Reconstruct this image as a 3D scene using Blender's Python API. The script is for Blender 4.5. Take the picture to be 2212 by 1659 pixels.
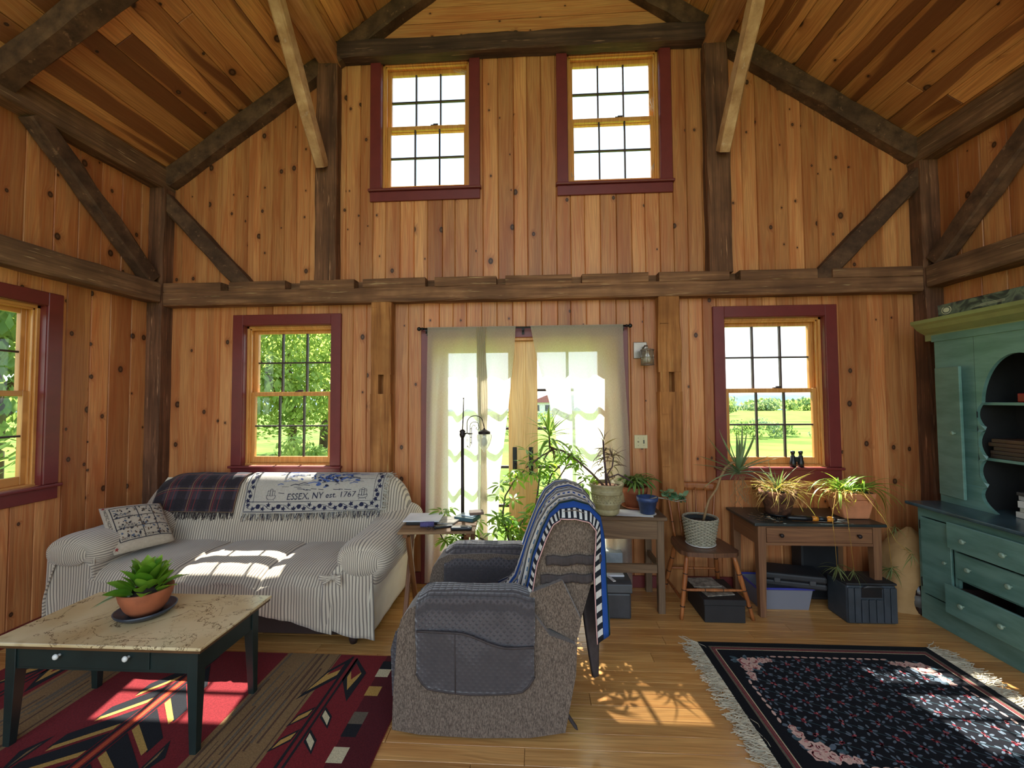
import bpy, bmesh, math, random
from mathutils import Vector, Matrix, Euler
from math import sin, cos, pi, radians, sqrt, hypot, atan2
random.seed(7)
S = bpy.context.scene
COL = S.collection
for o in list(bpy.data.objects):
    bpy.data.objects.remove(o)

# ---------------------------------------------------------------- camera
IMG_W, IMG_H, FPX = 2212.0, 1659.0, 900.0
cam_d = bpy.data.cameras.new('camera'); cam = bpy.data.objects.new('camera', cam_d); COL.objects.link(cam)
cam_d.sensor_fit = 'HORIZONTAL'; cam_d.sensor_width = 36.0; cam_d.lens = FPX / IMG_W * 36.0
cam_d.clip_start = 0.05; cam_d.clip_end = 6000
CAM = Vector((0.085, -3.48, 1.525))
yaw, pit, rol = radians(-3.19), radians(2.08), radians(-0.367)
fw = Vector((sin(yaw) * cos(pit), cos(yaw) * cos(pit), sin(pit)))
rt = Vector((cos(yaw), -sin(yaw), 0)); up = rt.cross(fw)
r2 = rt * cos(rol) + up * sin(rol); u2 = -rt * sin(rol) + up * cos(rol)
M = Matrix.Identity(4)
for i in range(3):
    M[i][0], M[i][1], M[i][2], M[i][3] = r2[i], u2[i], -fw[i], CAM[i]
cam.matrix_world = M
S.camera = cam

# ---------------------------------------------------------------- sky, sun, exposure
S.view_settings.view_transform = 'Standard'; S.view_settings.look = 'None'
S.view_settings.gamma = 1.0; S.view_settings.use_curve_mapping = False
S.view_settings.exposure = 1.2
S.cycles.max_bounces = 8; S.cycles.transparent_max_bounces = 12
SUN_DIR = Vector((0.195, -1.0, -1.257)).normalized()      # the way the light travels
world = bpy.data.worlds.new('sky'); S.world = world; world.use_nodes = True
wn, wl = world.node_tree.nodes, world.node_tree.links
wn.clear()
tc = wn.new('ShaderNodeTexCoord'); sp = wn.new('ShaderNodeSeparateXYZ'); wl.new(tc.outputs['Generated'], sp.inputs[0])
rp = wn.new('ShaderNodeValToRGB'); wl.new(sp.outputs['Z'], rp.inputs[0])
rp.color_ramp.elements[0].position = 0.0; rp.color_ramp.elements[0].color = (0.97, 0.985, 1.0, 1)
rp.color_ramp.elements[1].position = 0.75; rp.color_ramp.elements[1].color = (0.55, 0.74, 1.0, 1)
e = rp.color_ramp.elements.new(0.25); e.color = (0.68, 0.85, 1.0, 1)
bg = wn.new('ShaderNodeBackground'); wl.new(rp.outputs[0], bg.inputs[0]); bg.inputs[1].default_value = 1.15
wo = wn.new('ShaderNodeOutputWorld'); wl.new(bg.outputs[0], wo.inputs[0])
sun_d = bpy.data.lights.new('sun', 'SUN'); sun = bpy.data.objects.new('sun', sun_d); COL.objects.link(sun)
sun_d.energy = 10.5; sun_d.angle = radians(0.6); sun_d.color = (1.0, 0.95, 0.86)
sun.rotation_euler = SUN_DIR.to_track_quat('-Z', 'Y').to_euler(); sun.location = (0, 6, 12)

# ---------------------------------------------------------------- helpers
def lin(c):
    return tuple(((v / 255) / 12.92 if v / 255 <= .04045 else ((v / 255 + .055) / 1.055) ** 2.4) for v in c) + (1.0,)
def V3(*a): return Vector(a[0] if len(a) == 1 else a)
def lerp(a, b, t): return a + (b - a) * t
def smooth01(t):
    t = max(0, min(1, t)); return t * t * (3 - 2 * t)

ORG = {}
def tag(o, label=None, cat=None, group=None, kind=None):
    if label: o['label'] = label
    if cat: o['category'] = cat
    if group: o['group'] = group
    if kind: o['kind'] = kind
    return o
def thing(name, label, cat, loc=(0, 0, 0), group=None, kind=None):
    o = bpy.data.objects.new(name, None); COL.objects.link(o); o.empty_display_size = .1
    o.location = loc; ORG[o.name] = Vector(loc)
    return tag(o, label, cat, group, kind)

class MB:
    """collects geometry in world coordinates; build() links it as one mesh object"""
    def __init__(s): s.v = []; s.f = []; s.m = []; s.uv = {}; s.sm = []
    def add(s, vs, fs, mi=0, smooth=False, uvs=None):
        b = len(s.v); s.v += [tuple(v) for v in vs]
        for i, f in enumerate(fs):
            s.f.append([b + k for k in f]); s.m.append(mi); s.sm.append(smooth)
        if uvs:
            for i, u in enumerate(uvs): s.uv[b + i] = u
        return b
    def box(s, a, b, mi=0, M=None):
        x0, y0, z0 = a; x1, y1, z1 = b
        vs = [Vector(p) for p in ((x0, y0, z0), (x1, y0, z0), (x1, y1, z0), (x0, y1, z0), (x0, y0, z1), (x1, y0, z1), (x1, y1, z1), (x0, y1, z1))]
        if M: vs = [M @ v for v in vs]
        s.add(vs, [(0, 3, 2, 1), (4, 5, 6, 7), (0, 1, 5, 4), (1, 2, 6, 5), (2, 3, 7, 6), (3, 0, 4, 7)], mi); return s
    def prism(s, poly, axis, a, b, mi=0, smooth=False):
        """poly: 2d points; axis 'x','y','z' extruded from a to b"""
        def P(p, t):
            return {'x': (t, p[0], p[1]), 'y': (p[0], t, p[1]), 'z': (p[0], p[1], t)}[axis]
        n = len(poly)
        ar = sum(poly[i][0] * poly[(i + 1) % n][1] - poly[(i + 1) % n][0] * poly[i][1] for i in range(n))
        if (ar > 0) != (axis != 'y'): poly = poly[::-1]
        if b < a: a, b = b, a
        vs = [P(p, a) for p in poly] + [P(p, b) for p in poly]
        fs = [[i, (i + 1) % n, n + (i + 1) % n, n + i] for i in range(n)]
        s.add(vs, fs, mi, smooth)
        s.add(vs, [list(range(n))[::-1], list(range(n, 2 * n))], mi); return s
    def tube(s, pts, r, n=8, mi=0, caps=True, smooth=True):
        pts = [Vector(p) for p in pts]
        rs = r if isinstance(r, (list, tuple)) else [r] * len(pts)
        vs = []; up0 = None
        for i, p in enumerate(pts):
            d = (pts[min(i + 1, len(pts) - 1)] - pts[max(i - 1, 0)])
            if d.length < 1e-9: d = Vector((0, 0, 1))
            d.normalize()
            if up0 is None:
                up0 = Vector((0, 0, 1)) if abs(d.z) < .9 else Vector((1, 0, 0))
            a = d.cross(up0)
            if a.length < 1e-6: a = d.orthogonal()
            a.normalize(); b = a.cross(d); up0 = b
            for k in range(n):
                t = 2 * pi * k / n; vs.append(p + (a * cos(t) + b * sin(t)) * rs[i])
        fs = []
        for i in range(len(pts) - 1):
            for k in range(n):
                fs.append([i * n + k, i * n + (k + 1) % n, (i + 1) * n + (k + 1) % n, (i + 1) * n + k])
        b0 = s.add(vs, fs, mi, smooth)
        if caps:
            s.f.append([b0 + k for k in range(n)][::-1]); s.m.append(mi); s.sm.append(False)
            s.f.append([b0 + (len(pts) - 1) * n + k for k in range(n)]); s.m.append(mi); s.sm.append(False)
        return s
    def lathe(s, prof, c, n=20, mi=0, sx=1, sy=1, smooth=True):
        """prof: (r,z) list bottom to top around vertical axis at c"""
        vs = []; c = Vector(c)
        for r, z in prof:
            for k in range(n):
                t = 2 * pi * k / n; vs.append((c.x + r * sx * cos(t), c.y + r * sy * sin(t), c.z + z))
        fs = []
        for i in range(len(prof) - 1):
            for k in range(n):
                fs.append([i * n + k, i * n + (k + 1) % n, (i + 1) * n + (k + 1) % n, (i + 1) * n + k])
        b0 = s.add(vs, fs, mi, smooth)
        if prof[0][0] > 1e-5: s.f.append([b0 + k for k in range(n)][::-1]); s.m.append(mi); s.sm.append(False)
        if prof[-1][0] > 1e-5: s.f.append([b0 + (len(prof) - 1) * n + k for k in range(n)]); s.m.append(mi); s.sm.append(False)
        return s
    def grid(s, fn, nu, nv, mi=0, smooth=True, flip=False, uvfn=None):
        vs = []; uvs = []
        for i in range(nu + 1):
            for j in range(nv + 1):
                vs.append(fn(i / nu, j / nv)); uvs.append(uvfn(i / nu, j / nv) if uvfn else (i / nu, j / nv))
        fs = []
        for i in range(nu):
            for j in range(nv):
                q = [i * (nv + 1) + j, (i + 1) * (nv + 1) + j, (i + 1) * (nv + 1) + j + 1, i * (nv + 1) + j + 1]
                fs.append(q[::-1] if flip else q)
        s.add(vs, fs, mi, smooth, uvs); return s
    def sphere(s, c, r, nu=12, nv=8, mi=0, sc=(1, 1, 1)):
        c = Vector(c)
        prof = [(max(1e-6, r * sin(pi * i / nv)), -r * cos(pi * i / nv) * sc[2]) for i in range(nv + 1)]
        return s.lathe(prof, c, nu, mi, sc[0], sc[1])
    def build(s, name, mat, parent=None, origin=None, bevel=0, seg=1, subsurf=0, thick=0, weld=False, smooth_all=None):
        if parent is not None: org = ORG[parent.name]
        elif origin is not None: org = Vector(origin)
        else:
            xs = [v[0] for v in s.v]; ys = [v[1] for v in s.v]; zs = [v[2] for v in s.v]
            org = Vector(((min(xs) + max(xs)) / 2, (min(ys) + max(ys)) / 2, min(zs)))
        me = bpy.data.meshes.new(name)
        me.from_pydata([(v[0] - org.x, v[1] - org.y, v[2] - org.z) for v in s.v], [], s.f)
        for m in (mat if isinstance(mat, (list, tuple)) else [mat]): me.materials.append(m)
        for i, p in enumerate(me.polygons):
            p.material_index = s.m[i]; p.use_smooth = s.sm[i] if smooth_all is None else smooth_all
        if s.uv:
            ul = me.uv_layers.new(name='UVMap')
            for l in me.loops:
                if l.vertex_index in s.uv: ul.data[l.index].uv = s.uv[l.vertex_index]
        if weld:
            bm = bmesh.new(); bm.from_mesh(me); bmesh.ops.remove_doubles(bm, verts=bm.verts, dist=1e-5)
            bmesh.ops.recalc_face_normals(bm, faces=bm.faces); bm.to_mesh(me); bm.free()
        o = bpy.data.objects.new(name, me); COL.objects.link(o)
        ORG[o.name] = org
        if parent is not None: o.parent = parent
        else: o.location = org
        if bevel:
            md = o.modifiers.new('bevel', 'BEVEL'); md.width = bevel; md.segments = seg; md.limit_method = 'ANGLE'; md.angle_limit = radians(35)
        if thick:
            md = o.modifiers.new('solid', 'SOLIDIFY'); md.thickness = thick; md.offset = 0
        if subsurf:
            md = o.modifiers.new('sub', 'SUBSURF'); md.levels = subsurf; md.render_levels = subsurf
        return o

def inst(src, name, parent, M):
    """another object sharing src's mesh data, placed with world matrix M under parent (parents are never rotated)"""
    o = bpy.data.objects.new(name, src.data if isinstance(src, bpy.types.Object) else src); COL.objects.link(o)
    o.parent = parent
    o.matrix_basis = Matrix.Translation(-ORG[parent.name]) @ M
    ORG[o.name] = ORG[parent.name]
    return o

# ---------------------------------------------------------------- material helpers
class NT:
    def __init__(s, name):
        s.mat = bpy.data.materials.new(name); s.mat.use_nodes = True
        s.t = s.mat.node_tree; s.t.nodes.clear()
        s.out = s.t.nodes.new('ShaderNodeOutputMaterial')
    def n(s, typ, props=None, **ins):
        nd = s.t.nodes.new('ShaderNode' + typ)
        for k, v in (props or {}).items(): setattr(nd, k, v)
        for k, v in ins.items():
            k2 = k[1:] if k[0] == '_' else k.replace('_', ' ')
            sock = nd.inputs[int(k2)] if k2.isdigit() else nd.inputs[k2]
            s.set(sock, v)
        return nd
    def set(s, sock, v):
        if isinstance(v, bpy.types.NodeSocket): s.t.links.new(v, sock)
        elif isinstance(v, bpy.types.Node): s.t.links.new(v.outputs[0], sock)
        else: sock.default_value = v
    def m(s, op, a, b=0.0, c=0.0, clamp=False):
        nd = s.n('Math', {'operation': op, 'use_clamp': clamp}, _0=a, _1=b)
        if op in ('MULTIPLY_ADD', 'COMPARE', 'SMOOTH_MIN', 'WRAP'): s.set(nd.inputs[2], c)
        return nd.outputs[0]
    def mix(s, f, a, b, mode='MIX'):
        nd = s.t.nodes.new('ShaderNodeMix'); nd.data_type = 'RGBA'; nd.blend_type = mode
        s.set(nd.inputs[0], f); s.set(nd.inputs[6], a); s.set(nd.inputs[7], b); return nd.outputs[2]
    def ramp(s, f, stops, interp='LINEAR'):
        nd = s.n('ValToRGB', None, Fac=f); cr = nd.color_ramp; cr.interpolation = interp
        while len(cr.elements) < len(stops): cr.elements.new(0.5)
        for e, (p, c) in zip(cr.elements, stops): e.position = p; e.color = c
        return nd.outputs[0]
    def map(s, v, a, b, c=0.0, d=1.0):
        return s.n('MapRange', {'interpolation_type': 'SMOOTHSTEP'}, Value=v, From_Min=a, From_Max=b, To_Min=c, To_Max=d).outputs[0]
    def noise(s, vec, scale, detail=3, rough=.5, dim='3D'):
        return s.n('TexNoise', {'noise_dimensions': dim}, Vector=vec, Scale=scale, Detail=detail, Roughness=rough).outputs[0]
    def principled(s, col, rough=.6, metal=0, spec=.5, bump=None, bstr=.3, bdist=.01, **kw):
        p = s.n('BsdfPrincipled', None, Base_Color=col, Roughness=rough, Metallic=metal)
        p.inputs['Specular IOR Level'].default_value = spec
        for k, v in kw.items(): s.set(p.inputs[k.replace('_', ' ')], v)
        if bump is not None:
            b = s.n('Bump', None, Strength=bstr, Distance=bdist, Height=bump); s.t.links.new(b.outputs[0], p.inputs['Normal'])
        s.t.links.new(p.outputs[0], s.out.inputs[0]); return p
    def coord(s, kind='pos'):
        if kind == 'pos': return s.n('NewGeometry').outputs['Position']
        return s.n('TexCoord').outputs[{'obj': 'Object', 'uv': 'UV', 'gen': 'Generated'}[kind]]
    def sep(s, v):
        nd = s.n('SeparateXYZ', None, _0=v); return nd.outputs
    def comb(s, x, y, z=0.0): return s.n('CombineXYZ', None, _0=x, _1=y, _2=z).outputs[0]

def wood(name, uv, light, mid, dark, knots=0.0, rough=.5, grain=1.0, vary=.35, ring=1.0, bstr=.15, spec=.4, knotcol=(38, 20, 12), cell=(.11, .30), kmax=.016, heart=.0):
    """uv: two letters, across the grain and along it (world axes)"""
    t = NT(name); xyz = t.sep(t.coord('pos')); ax = {'x': xyz[0], 'y': xyz[1], 'z': xyz[2]}
    u, v = ax[uv[0]], ax[uv[1]]
    rnd = t.n('ObjectInfo').outputs['Random']
    off = t.m('MULTIPLY', rnd, 57.0)
    wob = t.noise(t.comb(t.m('MULTIPLY', u, 4.0), t.m('MULTIPLY', v, 1.3), off), 1.0, 2)
    uw = t.m('MULTIPLY_ADD', wob, .10 * ring, u)
    # knots
    vec = t.comb(t.m('DIVIDE', u, cell[0]), t.m('DIVIDE', v, cell[1]), off)
    col_k = 0.0
    if knots:
        vo = t.n('TexVoronoi', {'voronoi_dimensions': '2D'}, Vector=t.comb(t.m('ADD', t.m('DIVIDE', u, cell[0]), t.m('MULTIPLY', off, 3.0)), t.m('DIVIDE', v, cell[1])), Scale=1.0)
        pk = t.sep(vo.outputs['Position'])
        du = t.m('SUBTRACT', t.m('MULTIPLY', t.m('SUBTRACT', pk[0], t.m('MULTIPLY', off, 3.0)), cell[0]), u)
        dv = t.m('MULTIPLY', t.m('SUBTRACT', t.m('MULTIPLY', pk[1], cell[1]), v), .75)
        dd = t.m('SQRT', t.m('ADD', t.m('MULTIPLY', du, du), t.m('MULTIPLY', dv, dv)))
        ck = t.sep(vo.outputs['Color'])
        has = t.m('GREATER_THAN', ck[0], 1.0 - knots)
        rad = t.m('MULTIPLY', t.m('MULTIPLY_ADD', t.m('MULTIPLY', ck[1], ck[1]), .75, .25), kmax)
        rel = t.m('DIVIDE', dd, rad)
        km = t.m('MULTIPLY', t.map(rel, .75, 1.25, 1, 0), has)
        halo = t.m('MULTIPLY', t.map(rel, 1.0, 3.0, 1, 0), has)
        uw = t.m('ADD', uw, t.m('MULTIPLY', halo, .02))
    fine = t.noise(t.comb(t.m('MULTIPLY', uw, 150.0), t.m('MULTIPLY', v, 3.0), off), 1.0, 3, .6)
    big = t.noise(t.comb(t.m('MULTIPLY', uw, 11.0), t.m('MULTIPLY', v, .5), off), 1.0, 2, .5)
    bands = t.m('MULTIPLY_ADD', t.m('SINE', t.m('MULTIPLY', big, 46.0)), .5, .5)
    g = t.m('ADD', t.m('MULTIPLY', fine, .55), t.m('MULTIPLY', bands, .45))
    soft = t.m('ADD', t.m('MULTIPLY', t.noise(t.comb(t.m('MULTIPLY', u, 7.0), t.m('MULTIPLY', v, .8), off), 1.0, 2), .6), t.m('MULTIPLY', g, .4))
    c = t.mix(t.map(soft, .3, .68), lin(mid), lin(light))
    c = t.mix(t.m('MULTIPLY', t.map(fine, .60, .34, 0, 1), .28 * grain), c, lin(dark))
    c = t.mix(t.m('MULTIPLY', t.map(bands, .72, 1.0), .22 * grain), c, lin(dark))
    if heart:
        hw = t.noise(t.comb(t.m('MULTIPLY', uw, 6.5), t.m('MULTIPLY', v, .33), t.m('ADD', off, 9.0)), 1.0, 1, .4)
        c = t.mix(t.m('MULTIPLY', t.map(hw, .545, .58), heart), c, lin(dark))
    tint = t.m('MULTIPLY_ADD', rnd, vary, 1 - vary * .62)
    c = t.mix(1.0, c, t.n('CombineColor', None, _0=tint, _1=t.m('MULTIPLY_ADD', rnd, vary * 1.15, 1 - vary * .72), _2=t.m('MULTIPLY_ADD', rnd, vary * 1.3, 1 - vary * .8)).outputs[0], 'MULTIPLY')
    if knots:
        c = t.mix(t.m('MULTIPLY', halo, .38), c, lin(dark))
        c = t.mix(t.m('MULTIPLY', km, .93), c, lin(knotcol))
        c = t.mix(t.m('MULTIPLY', t.m('MULTIPLY', t.map(rel, .35, .62, 1, 0), has), t.map(ck[1], .25, .4, 0, .55)), c, lin((118, 84, 60)))
    t.principled(c, rough, spec=spec, bump=g, bstr=bstr, bdist=.004)
    return t.mat

def old_wood(name, ax, c1, c2, c3, scuff=.25, rough=.8):
    """weathered hewn timber; ax = letter of the long axis, world coordinates"""
    t = NT(name); p = t.coord('pos'); sc = {'x': (1.2, 28, 28), 'y': (28, 1.2, 28), 'z': (28, 28, 1.2), 'd': (9, 9, 9)}[ax]
    rnd = t.m('MULTIPLY', t.n('ObjectInfo').outputs['Random'], 31.0)
    mp = t.n('Mapping', None, Vector=p, Scale=sc, Location=t.comb(rnd, rnd, rnd)).outputs[0]
    g = t.noise(mp, 1.0, 5, .65); b = t.noise(p, 3.2, 3)
    c = t.ramp(g, [(.28, lin(c3)), (.5, lin(c2)), (.72, lin(c1))])
    c = t.mix(t.map(b, .35, .7, 0, .6), c, lin(c3))
    sf = t.m('MULTIPLY', t.map(t.noise(mp, 2.3, 3, .7), .62, .70), scuff)
    c = t.mix(sf, c, lin(tuple(min(255, int(k * 1.7) + 20) for k in c1)))
    t.principled(c, rough, spec=.25, bump=t.m('ADD', g, t.m('MULTIPLY', b, .8)), bstr=.5, bdist=.012)
    return t.mat

def plain(name, rgb, rough=.5, metal=0, spec=.5, var=.12, scale=9.0, bump=0.0, **kw):
    """a plain surface with faint mottling"""
    t = NT(name); n = t.noise(t.coord('obj'), scale, 4, .6)
    a = lin(rgb); d = tuple(max(0, k * (1 - var * 2)) for k in a[:3]) + (1,); l = tuple(min(1, k * (1 + var)) for k in a[:3]) + (1,)
    t.principled(t.mix(t.map(n, .3, .7), d, l), rough, metal, spec, bump=n if bump else None, bstr=bump, **kw)
    return t.mat

def leafmat(name, c1, c2, trans=.35, rough=.4, vein=None):
    t = NT(name); n = t.noise(t.coord('obj'), 14, 2); rnd = t.n('ObjectInfo').outputs['Random']
    f = t.m('ADD', t.m('MULTIPLY', n, .5), t.m('MULTIPLY', rnd, .5))
    c = t.mix(t.map(f, .3, .75), lin(c1), lin(c2))
    if vein:
        uv = t.sep(t.coord('uv')); e = t.m('ABSOLUTE', t.m('SUBTRACT', uv[0], .5))
        c = t.mix(t.map(e, .25, .42), c, lin(vein))
    p = t.n('BsdfPrincipled', None, Base_Color=c, Roughness=rough)
    tr = t.n('BsdfTranslucent', None, Color=t.mix(.5, c, lin((170, 210, 40)), 'MIX'))
    mx = t.n('MixShader', None, Fac=trans, _1=p.outputs[0], _2=tr.outputs[0])
    t.t.links.new(mx.outputs[0], t.out.inputs[0]); return t.mat

def cloth(name, fn, rough=.9, weave=700.0, bstr=.25, sheen=.3, coord='uv'):
    """fn(t, u, v) -> colour socket; u,v from the UV map in metres"""
    t = NT(name); uv = t.coord(coord); s = t.sep(uv)
    c = fn(t, s[0], s[1])
    w = t.n('TexVoronoi', None, Vector=uv, Scale=weave).outputs[0]
    p = t.principled(c, rough, spec=.2, bump=w, bstr=bstr, bdist=.002)
    p.inputs['Sheen Weight'].default_value = sheen
    return t.mat
# ---------------------------------------------------------------- shared materials
PINE = dict(light=(212, 150, 94), mid=(190, 115, 66), dark=(136, 70, 38), kmax=.021, heart=.3, ring=.6, vary=.42)
m_pine_bx = wood('pine_back_wall', 'xz', knots=.34, rough=.42, **PINE)
m_pine_sy = wood('pine_side_wall', 'yz', knots=.34, rough=.42, **PINE)
m_pine_ce = wood('pine_ceiling', 'xy', knots=.30, rough=.5, light=(218, 154, 92), mid=(190, 122, 68), dark=(112, 62, 34), kmax=.026, cell=(.12, .36), vary=.5, ring=1.0, heart=.8)
m_pine_ga = wood('pine_gable', 'zx', knots=.3, rough=.45, **PINE)
m_floor = wood('floor_oak', 'yx', light=(222, 168, 100), mid=(198, 140, 78), dark=(126, 74, 36), knots=.05, rough=.19, vary=.32, ring=.8, spec=.55, bstr=.08, cell=(.10, .8), kmax=.010)
m_back = plain('wall_backing', (120, 74, 40), .8)
m_dark_x = old_wood('dark_timber_x', 'x', (168, 122, 87), (132, 92, 64), (82, 55, 39))
m_dark_c = old_wood('collar_timber', 'x', (112, 82, 66), (84, 60, 48), (52, 37, 31))
m_dark_y = old_wood('dark_timber_y', 'y', (156, 117, 86), (120, 88, 64), (74, 53, 39), .35)
m_dark_z = old_wood('dark_timber_z', 'z', (146, 100, 73), (110, 74, 53), (68, 46, 33), .3)
m_dark_d = old_wood('dark_timber_brace', 'd', (122, 89, 66), (96, 69, 51), (60, 42, 32), .15)
m_pale_y = old_wood('pale_timber_y', 'y', (214, 160, 112), (188, 132, 88), (132, 86, 54), .1)
m_pale_d = old_wood('pale_timber_brace', 'd', (216, 176, 134), (196, 152, 110), (154, 110, 74), .1)
m_hewn_z = old_wood('hewn_post', 'z', (196, 138, 82), (170, 112, 62), (118, 72, 38), .1)
m_red = plain('oxblood_paint', (112, 42, 40), .38, var=.05)
m_jamb = wood('pine_sash', 'xz', light=(222, 162, 92), mid=(204, 138, 70), dark=(150, 88, 40), rough=.35, vary=.08)
m_door = wood('pale_pine_door', 'xz', light=(236, 196, 132), mid=(224, 174, 106), dark=(170, 112, 58), rough=.35, vary=.08)
m_muntin = plain('dark_muntin', (62, 44, 40), .5)
m_black = plain('black_iron', (22, 21, 22), .45, spec=.4)
def glassmat(name, tint=(1, 1, 1, 1), refl=.06):
    t = NT(name); tr = t.n('BsdfTransparent', None, Color=tint); gl = t.n('BsdfGlossy', None, Roughness=.02)
    lw = t.n('LayerWeight', None, Blend=.5)
    f = t.m('MULTIPLY_ADD', t.m('POWER', lw.outputs['Facing'], 4.0), .6, .025)
    mx = t.n('MixShader', None, Fac=f, _1=tr.outputs[0], _2=gl.outputs[0]); t.t.links.new(mx.outputs[0], t.out.inputs[0]); return t.mat
m_glass = glassmat('window_glass', (.96, .98, .98, 1))

WX = 3.23                       # side walls
EAVE, SLOPE = 3.57, .69         # ceiling plane: z = EAVE + SLOPE*(3.11-|x|)
REAR = -4.7
def roofz(x): return EAVE + SLOPE * (3.11 - abs(x))
# openings: (u0,u1,z0,z1)
OP_BACK = [(-2.445, -1.66, .97, 2.18), (1.625, 2.415, .97, 2.18), (-1.237, -.46, 3.34, 4.50), (.375, 1.15, 3.34, 4.50), (-.785, .76, -.02, 2.04)]
OP_LEFT = [(-1.64, -.85, .97, 2.18)]

def sheet(mb, P, u0, u1, z0, z1, d0, d1, ops):
    """a slab with rectangular holes, cut into rectangles"""
    us = sorted({u0, u1, *[q for o in ops for q in o[:2] if u0 < q < u1]}); zs = sorted({z0, z1, *[q for o in ops for q in o[2:] if z0 < q < z1]})
    for a, b in zip(us, us[1:]):
        run = None
        for c, d in zip(zs, zs[1:]):
            cu, cz = (a + b) / 2, (c + d) / 2
            hole = any(o[0] < cu < o[1] and o[2] < cz < o[3] for o in ops)
            if not hole: run = (run[0], d) if run else (c, d)
            if (hole or d == zs[-1]) and run:
                vs = [P(u, w, z) for z in run for w in (d0, d1) for u in (a, b)]
                mb.add(vs, [(0, 1, 3, 2), (4, 6, 7, 5), (0, 4, 5, 1), (2, 3, 7, 6), (0, 2, 6, 4), (1, 5, 7, 3)]); run = None

def board_wall(parent, P, u0, u1, z0, top, ops, mat, wmin=.108, wmax=.135, seed=1, ztop_max=None):
    rg = random.Random(seed); u = u0; g = .0055; th = .018
    while u < u1 - .02:
        w = min(rg.uniform(wmin, wmax), u1 - u)
        if u1 - u - w < .04: w = u1 - u
        a, b = u, u + w; u += w
        mb = MB(); jit = rg.uniform(0, .0025)
        tops = (top(a), top(b))
        # spans of z clear of an opening
        cuts = [(o[2], o[3], o[0], o[1]) for o in ops if o[1] > a + .001 and o[0] < b - .001]
        segs = []
        zz = z0
        for c, d, oa, ob in sorted(cuts):
            if c >= min(tops) or d <= z0: continue
            if c > zz: segs.append((zz, c, a, b, True))
            if oa > a + .004: segs.append((max(c, z0), d, a, oa, True))
            if ob < b - .004: segs.append((max(c, z0), d, ob, b, True))
            zz = d
        if zz < min(tops) - .005: segs.append((zz, None, a, b, True))
        for c, d, x0, x1, _ in segs:
            l0 = g if x0 == a else 0; r0 = g if x1 == b else 0
            d0, d1 = (d, d) if d is not None else tops
            # chamfered face: front face inset at the two long edges
            vs = [P(x0, .006 - jit + .004 * (l0 > 0), c), P(x0 + l0, -jit, c), P(x1 - r0, -jit, c), P(x1, .006 - jit + .004 * (r0 > 0), c), P(x1, th, c), P(x0, th, c),
                  P(x0, .006 - jit + .004 * (l0 > 0), d0), P(x0 + l0, -jit, d0), P(x1 - r0, -jit, d1), P(x1, .006 - jit + .004 * (r0 > 0), d1), P(x1, th, d1), P(x0, th, d0)]
            mb.add(vs, [(i, (i + 1) % 6, 6 + (i + 1) % 6, 6 + i) for i in range(6)] + [(5, 4, 3, 2, 1, 0), (6, 7, 8, 9, 10, 11)])
        if mb.v: mb.build('board', mat, parent)

# ---- back wall
PB = lambda u, w, z: (u, w, z)
PL = lambda u, w, z: (-WX - w, u, z)
PR = lambda u, w, z: (WX + w, u, z)
mb = MB(); sheet(mb, PB, -WX - .16, WX + .16, 0, 3.5, .02, .15, OP_BACK)
sheet(mb, PB, -2.2, 2.2, 3.5, 4.15, .02, .15, OP_BACK); sheet(mb, PB, -1.3, 1.3, 4.15, 4.75, .02, .15, OP_BACK)
mb.prism([(-3.1, 3.5), (-2.2, 3.5), (-2.2, 4.12)], 'y', .02, .15); mb.prism([(3.1, 3.5), (2.2, 4.12), (2.2, 3.5)], 'y', .02, .15)
mb.prism([(-2.2, 4.15), (-1.3, 4.15), (-1.3, 4.75)], 'y', .02, .15); mb.prism([(2.2, 4.15), (1.3, 4.75), (1.3, 4.15)], 'y', .02, .15)
mb.prism([(-1.3, 4.75), (1.3, 4.75), (0, 5.68)], 'y', .02, .15)
wall_back = tag(mb.build('wall_back', m_back), kind='structure')
board_wall(wall_back, PB, -3.15, 3.15, 0, lambda u: 2.40, OP_BACK, m_pine_bx, seed=11)
board_wall(wall_back, PB, -3.15, -1.66, 2.48, lambda u: roofz(u) - .02, OP_BACK, m_pine_bx, seed=12)
board_wall(wall_back, PB, -1.66, 1.57, 2.48, lambda u: 4.62, OP_BACK, m_pine_bx, seed=13)
board_wall(wall_back, PB, 1.57, 3.15, 2.48, lambda u: roofz(u) - .02, OP_BACK, m_pine_bx, seed=14)
z = 4.55
rg = random.Random(3)
while z < 5.6:
    h = rg.uniform(.12, .15); xa = 3.11 - (z - EAVE) / SLOPE - .01; xb = 3.11 - (z + h - EAVE) / SLOPE - .01
    if xb < .05: break
    mb = MB(); mb.prism([(-xa, z + .002), (xa, z + .002), (xb, z + h - .002), (-xb, z + h - .002)], 'y', rg.uniform(-.002, 0), .018)
    mb.build('board', m_pine_ga, wall_back, bevel=.003); z += h
# ---- side walls
mb = MB(); sheet(mb, PL, REAR, .15, 0, 3.62, .02, .16, OP_LEFT); wall_left = tag(mb.build('wall_left', m_back), kind='structure')
board_wall(wall_left, PL, -1.75, -.03, 0, lambda u: 2.42, OP_LEFT, m_pine_sy, wmin=.13, wmax=.17, seed=21)
board_wall(wall_left, PL, -1.75, -.03, 2.46, lambda u: 3.5, OP_LEFT, m_pine_sy, wmin=.13, wmax=.17, seed=22)
mb = MB(); sheet(mb, PR, REAR, .15, 0, 3.62, .02, .16, []); wall_right = tag(mb.build('wall_right', m_back), kind='structure')
board_wall(wall_right, PR, -1.6, -.03, 0, lambda u: 2.42, [], m_pine_sy, wmin=.13, wmax=.17, seed=23)
board_wall(wall_right, PR, -1.6, -.03, 2.46, lambda u: 3.5, [], m_pine_sy, wmin=.13, wmax=.17, seed=24)
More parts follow.
